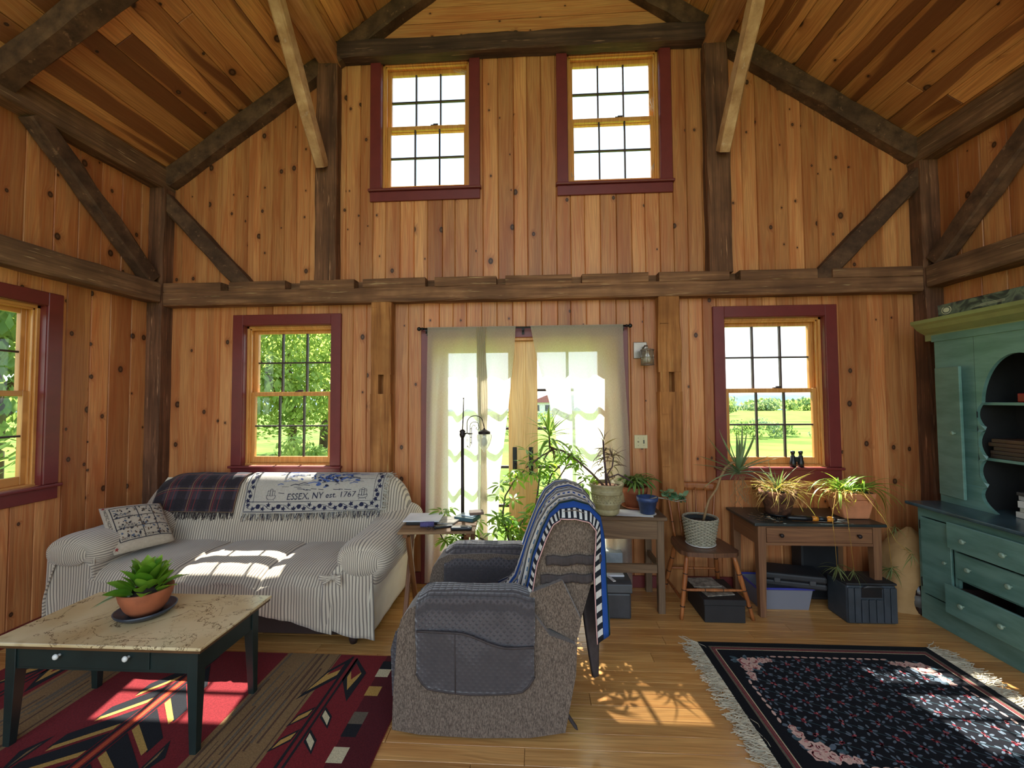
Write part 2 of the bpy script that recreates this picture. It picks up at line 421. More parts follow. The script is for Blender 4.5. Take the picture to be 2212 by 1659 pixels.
# ---- floor: planks run across the room
mb = MB(); mb.box((-WX, REAR, -.06), (WX, .16, -.018)); mb.box((-WX, REAR, -.018), (WX, -2.30, 0))
floor = tag(mb.build('floor', m_floor), kind='structure')
rg = random.Random(5); y = .02
while y > -2.29:
    w = min(.09, y + 2.30); x = -WX
    x1 = -WX + rg.uniform(.3, 1.6)
    while x < WX - .01:
        x1 = min(x1, WX); mb = MB(); g = .0011; t = rg.uniform(-.0006, 0)
        mb.box((x + g, y - w + g, -.018), (x1 - g, y - g, t)); mb.build('plank', m_floor, floor, bevel=.0012)
        x = x1; x1 = x + rg.uniform(.7, 2.1)
    y -= w
# ---- ceiling: boards run the length of the room on both slopes
mb = MB()
for s in (-1, 1):
    mb.add([(s * (WX + .5), REAR - .3, roofz(WX + .5) + .02), (s * (WX + .5), .35, roofz(WX + .5) + .02), (0, .35, roofz(0) + .02), (0, REAR - .3, roofz(0) + .02),
            (s * (WX + .5), REAR - .3, roofz(WX + .5) + .12), (s * (WX + .5), .35, roofz(WX + .5) + .12), (0, .35, roofz(0) + .12), (0, REAR - .3, roofz(0) + .12)],
           [(0, 1, 2, 3), (7, 6, 5, 4), (0, 4, 5, 1), (1, 5, 6, 2), (2, 6, 7, 3), (3, 7, 4, 0)])
ceiling = tag(mb.build('ceiling', m_back), kind='structure')
rg = random.Random(9); cs = cos(math.atan(SLOPE))
for s in (-1, 1):
    x = WX
    while x > .02:
        w = rg.uniform(.12, .16) * cs; x0, x1 = x - .002, max(0, x - w + .002); x -= w
        cuts = [.02, rg.uniform(-3.2, -.3), REAR]
        for ya, yb in zip(cuts, cuts[1:]):
            mb = MB(); t = rg.uniform(-.002, 0)
            mb.add([(s * x0, yb + .001, roofz(x0) + t), (s * x0, ya - .001, roofz(x0) + t), (s * x1, ya - .001, roofz(x1) + t), (s * x1, yb + .001, roofz(x1) + t),
                    (s * x0, yb + .001, roofz(x0) + .018), (s * x0, ya - .001, roofz(x0) + .018), (s * x1, ya - .001, roofz(x1) + .018), (s * x1, yb + .001, roofz(x1) + .018)],
                   [(0, 1, 2, 3), (7, 6, 5, 4), (0, 4, 5, 1), (1, 5, 6, 2), (2, 6, 7, 3), (3, 7, 4, 0)])
            mb.build('board', m_pine_ce, ceiling, bevel=.004)

# ---------------------------------------------------------------- timbers
def hewn(mb, p0, p1, w, h, upv=(0, 0, 1), jit=.006, ch=.014, seg=.16, seed=0, mi=0):
    """a hand-hewn bar: w across, h along upv; wavering edges"""
    rg = random.Random(seed); p0, p1 = Vector(p0), Vector(p1); d = p1 - p0; L = d.length; d.normalize()
    a = d.cross(Vector(upv)).normalized(); b = a.cross(d).normalized(); n = max(2, int(L / seg))
    vs = []
    for i in range(n + 1):
        c = p0 + d * (L * i / n)
        for sx, sy, k in ((-1, -1, 0), (-1, -1, 1), (1, -1, 1), (1, -1, 0), (1, 1, 0), (1, 1, 1), (-1, 1, 1), (-1, 1, 0)):
            cx = ch * rg.uniform(.4, 1.5)
            ex = w / 2 - (cx if k else 0) + rg.uniform(-jit, jit) * .6; ey = h / 2 - (0 if k else cx) + rg.uniform(-jit, jit) * .6
            vs.append(c + a * sx * ex + b * sy * ey)
    fs = [[i * 8 + k, i * 8 + (k + 1) % 8, (i + 1) * 8 + (k + 1) % 8, (i + 1) * 8 + k] for i in range(n) for k in range(8)]
    fs += [list(range(8))[::-1], [n * 8 + k for k in range(8)]]
    mb.add(vs, fs, mi); return mb
def timber(name, label, cat, p0, p1, w, h, mat, upv=(0, 0, 1), seed=0, **k):
    mb = MB(); hewn(mb, p0, p1, w, h, upv, seed=seed, **k)
    return tag(mb.build(name, mat, weld=True), label, cat)

for s, sd in ((-1, 'left'), (1, 'right')):
    timber('corner_post', 'dark hewn corner post at the %s end of the window wall' % sd, 'post', (s * 3.205, -.035, 0), (s * 3.205, -.035, 3.42), .20, .17, m_dark_z, (0, 1, 0), seed=31 + s)
    timber('eaves_plate', 'dark weathered plate beam along the top of the %s wall' % sd, 'beam', (s * 3.20, .0, 3.465), (s * 3.20, REAR, 3.465), .20, .19, m_dark_y, seed=33 + s)
    timber('side_girt', 'grey-brown horizontal beam halfway up the %s wall' % sd, 'beam', (s * 3.17, -.13, 2.45), (s * 3.17, REAR, 2.45), .14, .17, m_dark_y, seed=35 + s)
    timber('upright_post', 'dark timber post from the long crossbeam up beside the %s upper window' % sd, 'post', (-1.682 if s < 0 else 1.583, -.045, 2.53), (-1.682 if s < 0 else 1.583, -.045, 4.43), .185, .11, m_dark_z, (0, 1, 0), seed=37 + s)
    # rafter against the gable wall, and one nearer the camera
    for Y, th, wd, lab in ((-.045, .15, .11, 'dark rafter flat against the gable wall on the %s slope'), (-1.215, .125, .13, 'heavy dark rafter crossing the %s ceiling slope out in the room')):
        dz = th / 2 * sqrt(1 + SLOPE ** 2)
        timber('rafter', lab % sd, 'beam', (s * 3.13, Y, roofz(3.13) - dz), (s * .02, Y, roofz(.02) - dz), wd, th, m_dark_d, seed=39 + s)
    # braces
    timber('corner_brace', 'dark diagonal brace on the window wall by the %s corner post' % sd, 'brace', (s * 3.15, -.045, 3.295), (s * 2.33, -.045, 2.44), .09, .13, m_dark_d, seed=43 + s)
    timber('diagonal_brace', 'weathered diagonal brace on the %s wall under the plate beam' % sd, 'brace', (s * 3.16, -1.02, 3.39), (s * 3.16, -.16, 2.56), .10, .125, m_dark_d, seed=45 + s)
    px = -1.668 if s < 0 else 1.575
    timber('purlin', 'pale roof purlin running towards the camera at the upper %s' % sd, 'beam', (px, -.03, 4.50), (px, REAR, 4.50), .165, .17, m_pale_y, seed=47 + s)
    bx = -1.70 if s < 0 else 1.60
    timber('purlin_brace', 'pale sawn diagonal brace hanging from the %s purlin' % sd, 'brace', (bx, -.12, 3.50), (bx, -.93, 4.56), .085, .115, m_pale_d, seed=49 + s, jit=.003)
timber('collar_tie', 'dark collar beam above the two upper windows', 'beam', (-1.60, -.05, 4.535), (1.52, -.05, 4.535), .12, .145, m_dark_c, seed=52)
# long crossbeam with joist pockets
mb = MB(); rg = random.Random(8)
pockets = [(-2.55, .075), (-1.955, .13), (-1.385, .075), (-.78, .08), (-.19, .075), (.43, .085), (1.045, .085), (1.68, .085), (2.37, .115)]
hewn(mb, (-3.10, -.045, 2.405), (3.10, -.045, 2.405), .12, .125, seed=61, ch=.012)
xs = -3.10
for c, w in pockets + [(3.10 + .05, .1)]:
    hewn(mb, (xs, -.045, 2.50), (c - w / 2, -.045, 2.50), .118, .08, seed=int(c * 100) + 900, ch=.008, seg=.3, jit=.004); xs = c + w / 2
mb.box((-3.1, -.012, 2.46), (3.1, .01, 2.54))
tag(mb.build('crossbeam', m_dark_x), 'long dark crossbeam with square joist pockets over the glass doors', 'beam')
# lower posts with mortise slots
for s, x0, x1, sl in ((-1, -1.285, -1.112, -1.195), (1, 1.08, 1.257, 1.175)):
    mb = MB(); w = x1 - x0; cx = (x0 + x1) / 2; zc0, zc1 = 1.575, 1.735
    hewn(mb, (cx, -.04, 0), (cx, -.04, zc0), w, .10, (0, 1, 0), seed=71 + s, seg=.19, jit=.008)
    hewn(mb, (cx, -.04, zc1), (cx, -.04, 2.35), w, .10, (0, 1, 0), seed=73 + s, seg=.19, jit=.008)
    sw = .045
    mb.box((x0 + .004, -.088, zc0), (sl - sw / 2, .008, zc1)); mb.box((sl + sw / 2, -.088, zc0), (x1 - .004, .008, zc1)); mb.box((x0 + .01, -.01, zc0), (x1 - .01, .008, zc1))
    for k in range(9):    # axe scores
        zz = rg.uniform(.5, 2.3)
        if zc0 - .02 < zz < zc1 + .02: continue
        mb.box((x0 + .01, -.0945, zz), (x0 + .01 + rg.uniform(.03, .1), -.088, zz + .004))
    tag(mb.build('hewn_post', m_hewn_z), 'pale hewn post with a mortise slot, %s of the curtained doors' % ('left' if s < 0 else 'right'), 'post')

# ---------------------------------------------------------------- windows
def window(idx, P, u0, u1, z0, z1, top_casing=True, wide_sill=True):
    """double-hung six-over-six window; P maps (u, depth outward, z) to the world"""
    w = thing('window_%d' % idx, None, None, P((u0 + u1) / 2, 0, z0), kind='structure')
    def bx(mb, a, b, c, d, e, f, mi=0):
        p = P(a, c, e); q = P(b, d, f)
        mb.box([min(p[i], q[i]) for i in range(3)], [max(p[i], q[i]) for i in range(3)], mi); return mb
    cw = .09; zt = z1 + (cw if top_casing else .0)
    bx(MB(), u0 - cw, u0, -.022, 0, z0 - .0, zt).build('casing', m_red, w, bevel=.003)
    bx(MB(), u1, u1 + cw, -.022, 0, z0 - .0, zt).build('casing', m_red, w, bevel=.003)
    if top_casing: bx(MB(), u0, u1, -.0225, 0, z1, zt).build('casing', m_red, w, bevel=.003)
    mb = MB(); bx(mb, u0 - cw - .012, u1 + cw + .012, -.045, .03, z0 - .022, z0 - .001); mb.build('sill', m_red, w, bevel=.006, seg=2)
    bx(MB(), u0 - cw, u1 + cw, -.02, 0, z0 - .105, z0 - .022).build('apron', m_red, w, bevel=.003)
    # red return, then pine jambs stepping in to the sashes
    mb = MB()
    for a, b in ((u0 - .002, u0 + .004), (u1 - .004, u1 + .002)): bx(mb, a, b, -.01, .035, z0, z1)
    bx(mb, u0, u1, -.01, .035, z1 - .004, z1 + .002); mb.build('jamb_return', m_red, w)
    mb = MB()
    for a, b in ((u0 - .002, u0 + .022), (u1 - .022, u1 + .002)): bx(mb, a, b, .035, .155, z0, z1)
    bx(mb, u0, u1, .035, .155, z1 - .022, z1 + .002); bx(mb, u0, u1, .03, .16, z0 - .03, z0 + .012)
    for a, b in ((u0 + .022, u0 + .034), (u1 - .034, u1 - .022)): bx(mb, a, b, .05, .066, z0, z1); bx(mb, a, b, .098, .104, z0, z1)
    bx(mb, u0, u1, .05, .066, z1 - .034, z1 - .02); mb.build('jamb', m_jamb, w, bevel=.002)
    H = z1 - z0; zm = z0 + (H - .02) * .515
    for nm, d0, d1, a, b, st, rt_, rb in (('upper_sash', .104, .138, zm - .018, z1 - .022, .034, .038, .036), ('lower_sash', .066, .098, z0 + .012, zm + .018, .038, .034, .055)):
        ua, ub = u0 + .024, u1 - .024
        mb = MB(); bx(mb, ua, ua + st, d0, d1, a, b); bx(mb, ub - st, ub, d0, d1, a, b); bx(mb, ua + st, ub - st, d0, d1, b - rt_, b); bx(mb, ua + st, ub - st, d0, d1, a, a + rb)
        sash = mb.build(nm, m_jamb, w, bevel=.003)
        ga, gb, gc, gd = ua + st, ub - st, a + rb, b - rt_
        mw = .013
        for k in (1, 2): uu = lerp(ga, gb, k / 3); bx(MB(), uu - mw / 2, uu + mw / 2, d0 + .004, d1 - .006, gc, gd).build('muntin', m_muntin, sash)
        zz = (gc + gd) / 2; bx(MB(), ga, gb, d0 + .005, d1 - .007, zz - mw / 2, zz + mw / 2).build('muntin', m_muntin, sash)
        for i in range(3):
            for j in range(2):
                bx(MB(), lerp(ga, gb, i / 3) + .001, lerp(ga, gb, (i + 1) / 3) - .001, (d0 + d1) / 2, (d0 + d1) / 2 + .003, lerp(gc, gd, j / 2) + .001, lerp(gc, gd, (j + 1) / 2) - .001).build('pane', m_glass, sash)
        if nm == 'lower_sash':
            um = (u0 + u1) / 2 + .06
            mb = MB(); bx(mb, um - .03, um + .03, .07, .095, zm + .018, zm + .026); bx(mb, um - .008, um + .035, .072, .088, zm + .026, zm + .036); mb.build('sash_lock', m_muntin, sash)
    return w
window(1, PB, *OP_BACK[0]); window(2, PB, *OP_BACK[1]); window(3, PB, *OP_BACK[2], top_casing=False); window(4, PB, *OP_BACK[3], top_casing=False)
window(5, PL, *OP_LEFT[0])

# ---------------------------------------------------------------- french doors
dr = thing('door_1', None, None, (-.01, 0, 0), kind='structure')
u0, u1, zt = -.785, .76, 2.04
for a, b in ((u0 - .09, u0), (u1, u1 + .09)): MB().box((a, -.022, 0), (b, 0, zt + .09)).build('casing', m_red, dr, bevel=.003)
MB().box((u0, -.0225, zt), (u1, 0, zt + .09)).build('casing', m_red, dr, bevel=.003)
mb = MB(); mb.box((u0 - .002, 0, 0), (u0 + .02, .15, zt)); mb.box((u1 - .02, 0, 0), (u1 + .002, .15, zt)); mb.box((u0, 0, zt - .02), (u1, .15, zt + .002)); mb.build('jamb', m_jamb, dr)
MB().box((u0, -.01, -.005), (u1, .16, .02)).build('threshold', m_hewn_z, dr)
for a, b, ga, gb, hx in ((u0 + .022, -.008, -.666, -.144, -.092), (-.006, u1 - .022, .103, .613, .045)):
    mb = MB(); gz0, gz1 = .30, 1.925
    mb.box((a, .055, .022), (ga, .10, zt - .022)); mb.box((gb, .055, .022), (b, .10, zt - .022)); mb.box((ga, .055, gz1), (gb, .10, zt - .022)); mb.box((ga, .055, .022), (gb, .10, gz0))
    leaf = mb.build('door_leaf', m_door, dr, bevel=.003)
    um = (ga + gb) / 2
    MB().box((um - .011, .062, gz0), (um + .011, .092, gz1)).build('muntin', m_muntin, leaf)
    for k in range(1, 5): zz = lerp(gz0, gz1, k / 5); MB().box((ga, .063, zz - .011), (gb, .091, zz + .011)).build('muntin', m_muntin, leaf)
    for i in range(2):
        for k in range(5):
            MB().box((lerp(ga, gb, i / 2) + .001, .076, lerp(gz0, gz1, k / 5) + .001), (lerp(ga, gb, (i + 1) / 2) - .001, .079, lerp(gz0, gz1, (k + 1) / 5) - .001)).build('pane', m_glass, leaf)
    pl = MB(); pl.box((hx - .018, .045, .885), (hx + .018, .056, 1.12)); plate = pl.build('handle_plate', m_black, leaf, bevel=.012, seg=3)
    MB().tube([(hx, .05, .98), (hx, .018, .98), (hx + (.06 if hx > 0 else -.06) * -.2, .01, .98), (hx, .008, .93)], .008).build('lever', m_black, leaf)
mb = MB().box((-.016, .05, .022), (.004, .106, zt - .022)); mb.build('astragal', m_door, dr, bevel=.004)
# baseboards
mb = MB()
for a, b in ((-3.1, -1.285), (1.257, 3.1), (-1.112, -.875), (.85, 1.08)): mb.box((a, -.018, 0), (b, 0, .095))
tag(mb.build('baseboard_back', m_red, bevel=.003), kind='structure')
tag(MB().box((-WX, -1.75, 0), (-WX + .018, -.13, .095)).build('baseboard_left', m_red, bevel=.003), kind='structure')
tag(MB().box((WX - .018, -1.6, 0), (WX, -.13, .095)).build('baseboard_right', m_red, bevel=.003), kind='structure')

# ---------------------------------------------------------------- curtain rod and sheers
rodY, rodZ = -.085, 2.112
rod = thing('curtain_rod', 'black iron curtain rod with ball ends above the glass doors', 'curtain rod', (-.01, rodY, rodZ))
MB().tube([(-.86, rodY, rodZ), (.84, rodY, rodZ)], .008, 10).build('rod', m_black, rod)
for x, s in ((-.875, -1), (.855, 1)):
    mb = MB(); mb.sphere((x, rodY, rodZ), .017); mb.tube([(x - s * .02, rodY, rodZ), (x - s * .035, rodY, rodZ)], .012); mb.build('finial', m_black, rod)
for x in (-.815, -.012, .80):
    mb = MB(); mb.box((x - .006, rodY - .006, rodZ - .02), (x + .006, -.022, rodZ - .008)); mb.box((x - .01, -.028, rodZ - .05), (x + .01, -.022, rodZ + .01)); mb.tube([(x, rodY, rodZ - .04), (x, rodY, rodZ - .012)], .005); mb.build('bracket', m_black, rod)
def sheer(name='sheer_muslin', clear=.30, tl_=.72, c1=(235, 226, 205), c2=(250, 246, 236)):
    t = NT(name); p = t.coord('uv')
    w = t.noise(t.n('Mapping', None, Vector=p, Scale=(900, 60, 1)).outputs[0], 1, 2); h = t.noise(t.n('Mapping', None, Vector=p, Scale=(60, 900, 1)).outputs[0], 1, 2)
    thr = t.m('ADD', t.map(w, .35, .7), t.map(h, .35, .7))
    c = t.mix(t.m('MULTIPLY', thr, .5), lin(c1), lin(c2))
    di = t.n('BsdfDiffuse', None, Color=c); tl = t.n('BsdfTranslucent', None, Color=c); tr = t.n('BsdfTransparent')
    a = t.n('MixShader', None, Fac=tl_, _1=di.outputs[0], _2=tl.outputs[0])
    f = t.m('MULTIPLY_ADD', thr, -.08, clear)
    b = t.n('MixShader', None, Fac=f, _1=a.outputs[0], _2=tr.outputs[0]); t.t.links.new(b.outputs[0], t.out.inputs[0]); return t.mat
m_sheer = sheer(); m_fold = sheer('doubled_muslin', .09, .45, (196, 184, 160), (216, 204, 182))
def curtain(label, edgeL, edgeR, folds, seed, zb=.03):
    rg = random.Random(seed); ph = [rg.uniform(0, 6.28) for _ in range(6)]
    def fn(a, b):
        z = lerp(rodZ + .012, zb, b); xl, xr = edgeL(z), edgeR(z); x = lerp(xl, xr, a)
        amp = lerp(.004, .020, smooth01(b * 3))
        y = rodY + .0 + amp * (sin(a * folds * 2 * pi + ph[0] + .6 * sin(b * 3 + ph[1])) + .28 * sin(a * folds * 3.7 * pi + ph[2]))
        if b < .025: y = rodY - .010
        return (x, y, z)
    mb = MB(); mb.grid(fn, 150, 60, uvfn=lambda a, b: (a * .8, b * 2.1))
    return tag(mb.build('curtain', m_sheer), label, 'curtain')
def piece(pts):
    def f(z):
        for (za, xa), (zb, xb) in zip(pts, pts[1:]):
            if za >= z >= zb: return lerp(xa, xb, (za - z) / (za - zb))
        return pts[-1][1]
    return f
cl = curtain('left sheer cream curtain behind the floor lamp', piece([(2.2, -.80), (1.5, -.815), (0, -.83)]), piece([(2.2, -.066), (1.9, -.085), (1.35, -.15), (.9, -.21), (0, -.25)]), 4, 1)
curtain('right sheer cream curtain drawn aside behind the potted plants', piece([(2.2, .035), (1.85, .10), (1.55, .185), (1.35, .235), (.8, .30), (0, .33)]), piece([(2.2, .795), (1.9, .80), (1.2, .83), (0, .84)]), 3.5, 2)
# the gathered doubled strip hanging in front of the left panel
def strip(a, b):
    z = lerp(rodZ + .005, .05, b); hw = .04 - .018 * math.exp(-((z - .95) / .35) ** 2) + .004 * sin(z * 9)
    x = -.352 + .015 * sin(z * 1.6) + lerp(-hw, hw, a); y = rodY - .022 + .010 * sin(a * 5 * 2 * pi + z * 2)
    return (x, y, z)
mb = MB(); mb.grid(strip, 50, 50, uvfn=lambda a, b: (a * .4, b * 2.1)); mb.build('gathered_fold', m_fold, cl)
from mathutils import noise as mnoise
def nz(x, y, z=0.0, s=1.0): return mnoise.noise(Vector((x * s, y * s, z * s + 11.3)))
# ---------------------------------------------------------------- shared builders: leaves, print, fringe
def leaf_mesh(name, L, W, droop, mat, prof=None, seg=6, fold=.18, curl=0.0, n=1, spread=0.0, petiole=0.0):
    """n leaflets fanned from the origin, each along +X, bending down by droop radians"""
    mb = MB(); prof = prof or (lambda t: sin(pi * min(1, t ** .8)) ** .9)
    for k in range(n):
        az = 2 * pi * k / n if spread else 0.0
        vs = []; uvs = []; x = petiole; z = 0; ang = -spread
        for i in range(seg + 1):
            t = i / seg; w = max(.0004, W * .5 * prof(t))
            for j, s in enumerate((-1, 0, 1)):
                p = Vector((x, s * w, z + abs(s) * w * fold))
                vs.append(Matrix.Rotation(az, 3, 'Z') @ p); uvs.append((j / 2, t))
            x += L / seg * cos(ang); z += L / seg * sin(ang); ang -= droop / seg
        fs = []
        for i in range(seg):
            for j in (0, 1): fs.append([i * 3 + j, (i + 1) * 3 + j, (i + 1) * 3 + j + 1, i * 3 + j + 1])
        mb.add(vs, fs, 0, True, uvs)
    me = bpy.data.meshes.new(name); me.from_pydata(mb.v, [], mb.f); me.materials.append(mat)
    for p in me.polygons: p.use_smooth = True
    ul = me.uv_layers.new(name='UVMap')
    for l in me.loops: ul.data[l.index].uv = mb.uv[l.vertex_index]
    return me
def leaf_M(p, az, el, roll=0.0, s=1.0):
    return Matrix.Translation(Vector(p)) @ Matrix.Rotation(az, 4, 'Z') @ Matrix.Rotation(-el, 4, 'Y') @ Matrix.Rotation(roll, 4, 'X') @ Matrix.Scale(s, 4)
def flat(mb, fn, pts, mi=0, fan=False):
    """a flat printed shape: 2-d outline mapped on a surface by fn(x,y)"""
    c = [sum(p[0] for p in pts) / len(pts), sum(p[1] for p in pts) / len(pts)]
    if fan:
        vs = [fn(*c)] + [fn(*p) for p in pts]; n = len(pts)
        mb.add(vs, [[0, 1 + i, 1 + (i + 1) % n] for i in range(n)], mi)
    else: mb.add([fn(*p) for p in pts], [list(range(len(pts)))], mi)
def ell(cx, cy, a, b, r=0.0, n=8):
    return [(cx + a * cos(t) * cos(r) - b * sin(t) * sin(r), cy + a * cos(t) * sin(r) + b * sin(t) * cos(r)) for t in [2 * pi * k / n for k in range(n)]]
def stroke(mb, fn, pts, w, mi=0):
    """a printed line of width w"""
    L = []; R = []
    for i, p in enumerate(pts):
        a = pts[max(0, i - 1)]; b = pts[min(len(pts) - 1, i + 1)]; d = hypot(b[0] - a[0], b[1] - a[1]) or 1
        nx, ny = -(b[1] - a[1]) / d * w / 2, (b[0] - a[0]) / d * w / 2
        L.append(fn(p[0] + nx, p[1] + ny)); R.append(fn(p[0] - nx, p[1] - ny))
    n = len(pts); mb.add(L + R, [[i, n + i, n + i + 1, i + 1] for i in range(n - 1)], mi)
def text_shape(s, size, shear=0.0):
    cu = bpy.data.curves.new('lettering', 'FONT'); cu.body = s; cu.size = size; cu.shear = shear; cu.align_x = 'LEFT'; cu.resolution_u = 3
    o = bpy.data.objects.new('lettering', cu); COL.objects.link(o)
    dg = bpy.context.evaluated_depsgraph_get(); me = bpy.data.meshes.new_from_object(o.evaluated_get(dg))
    vs = [(v.co.x, v.co.y) for v in me.vertices]; fs = [list(p.vertices) for p in me.polygons]
    bpy.data.objects.remove(o); bpy.data.curves.remove(cu); bpy.data.meshes.remove(me)
    return vs, fs
def print_text(mb, fn, s, x, y, size, width=None, mi=0, shear=0.0, rot=0.0):
    vs, fs = text_shape(s, size, shear); w = max(v[0] for v in vs) or 1; k = (width / w) if width else 1
    c, d = cos(rot), sin(rot)
    mb.add([fn(x + v[0] * k * c - v[1] * d, y + v[0] * k * d + v[1] * c) for v in vs], fs, mi)
def fringe(mb, roots, L, dirs, w=.0025, wob=.4, rg=random, mi=0, seg=3, grav=0.0):
    for p, d in zip(roots, dirs):
        p = Vector(p); d = Vector(d).normalized(); side = d.cross(Vector((rg.uniform(-1, 1), rg.uniform(-1, 1), rg.uniform(-1, 1)))).normalized()
        l = L * rg.uniform(.7, 1.15); pts = [p]; dd = d.copy()
        for i in range(seg):
            dd = (dd + Vector((rg.uniform(-wob, wob), rg.uniform(-wob, wob), rg.uniform(-wob, wob) - grav))).normalized(); pts.append(pts[-1] + dd * l / seg)
        vs = [q for a in pts for q in (a - side * w, a + side * w)]
        mb.add(vs, [[2 * i, 2 * i + 1, 2 * i + 3, 2 * i + 2] for i in range(seg)], mi)

# ---------------------------------------------------------------- sofa
def ticking(t, u, v):
    d = t.noise(t.coord('pos'), 5, 2)
    uu = t.m('ADD', u, t.m('MULTIPLY', d, .012))
    f = t.m('FRACT', t.m('DIVIDE', uu, .0185))
    s = t.m('MULTIPLY', t.map(f, .50, .58), t.map(f, .88, .96, 1, 0))
    base = t.mix(t.map(t.noise(t.coord('pos'), 2.5, 2), .3, .7), lin((190, 175, 154)), lin((208, 194, 172)))
    return t.mix(t.m('MULTIPLY', s, .8), base, lin((98, 88, 84)))
m_tick = cloth('striped_ticking', ticking)
m_cream = cloth('cream_cotton', lambda t, u, v: t.mix(t.noise(t.coord('pos'), 8, 3), lin((196, 186, 164)), lin((226, 218, 196))), weave=300)
m_darkwood = plain('dark_frame', (42, 24, 18), .7)  # dark brown wood, one even tone
sofa = thing('sofa', 'three-seat sofa in a striped cotton slipcover under the left window', 'sofa', (-1.95, -.55, 0))
mb = MB(); mb.box((-2.98, -.90, .07), (-1.0, -.16, .30)); mb.build('frame', m_darkwood, sofa)
for x in (-2.9, -1.07):
    for y in (-.86, -.2): MB().lathe([(.02, 0), (.03, .03), (.028, .09)], (x, y, 0), 10).build('foot', m_darkwood, sofa)
SX0, SX1 = -2.74, -1.16
def seat_fn(a, b):
    x = lerp(SX0, SX1, a)
    seam = min(abs(x + 2.21), abs(x + 1.63)); dip = .016 * math.exp(-(seam / .014) ** 2) + .012 * math.exp(-(seam / .07) ** 2)
    zb = lerp(.11, .25, smooth01((x + 2.7) / .9)) if x < -1.7 else lerp(.25, .105, (x + 1.7) / .54)
    P_ = [(-.36, .47), (-.55, .478), (-.75, .474), (-.86, .462), (-.93, .435), (-.965, .39), (-.972, .32), (-.975, zb)]
    k = b * (len(P_) - 1); i = min(int(k), len(P_) - 2); f = k - i
    y, z = lerp(P_[i][0], P_[i + 1][0], f), lerp(P_[i][1], P_[i + 1][1], f)
    if z > .3: z -= dip
    w = nz(x * 6, z * 2 + y * 3, 0) * .012 + nz(x * 18, y * 5, z * 3) * .004
    if b > .72: y += w * 1.8 + .01 * sin(x * 21) * (b - .72) / .28; y -= .0
    else: z += w * .6
    return (x, y, z)
mb = MB(); mb.grid(seat_fn, 150, 48, uvfn=lambda a, b: (lerp(SX0, SX1, a), b)); mb.build('seat_cover', m_tick, sofa, thick=.006)
# back, rounded and sloping off at the ends
BP = [(-.13, .15), (-.10, .45), (-.10, .70), (-.115, .84), (-.155, .905), (-.21, .928), (-.265, .915), (-.305, .87), (-.335, .76), (-.365, .65), (-.395, .55), (-.41, .46), (-.40, .40)]
def back_pt(x, k):
    e = 1.0
    if x < -2.70: e = sqrt(max(0.0, 1 - ((-2.70 - x) / .36) ** 2))
    if x > -1.08: e = sqrt(max(0.0, 1 - ((x + 1.08) / .19) ** 2))
    k = max(0, min(len(BP) - 1.0001, k)); i = int(k); f = k - i
    y, z = lerp(BP[i][0], BP[i + 1][0], f), lerp(BP[i][1], BP[i + 1][1], f)
    zc, yc = .42, -.24
    z2 = zc + (z - zc) * (.30 + .70 * e) if z > zc else z
    y2 = yc + (y - yc) * (.5 + .5 * e)
    return x, y2, z2
def back_fn(a, b):
    x = lerp(-3.05, -.895, a); x, y, z = back_pt(x, b * (len(BP) - 1))
    if b > .55: y -= .006 * nz(x * 9, z * 7) + .006 * sin(x * 31 + z * 9) * max(0, .62 - z) * 4
    return (x, y, z)
mb = MB(); mb.grid(back_fn, 120, 36, uvfn=lambda a, b: (lerp(-3.05, -.895, a) + .02 * b, b)); mb.build('backrest', m_tick, sofa, thick=.006, subsurf=0)
mb = MB(); mb.prism([(back_pt(-2.95, k)[1] + .02 * (1 if back_pt(-2.95, k)[1] < -.24 else -1), back_pt(-2.95, k)[2] - .02) for k in range(len(BP))], 'x', -2.96, -2.90); mb.prism([(BP[k][0] + .02 * (1 if BP[k][0] < -.24 else -1), BP[k][1] - .02) for k in range(len(BP))], 'x', -2.9, -1.0); mb.build('back_core', m_cream, sofa)
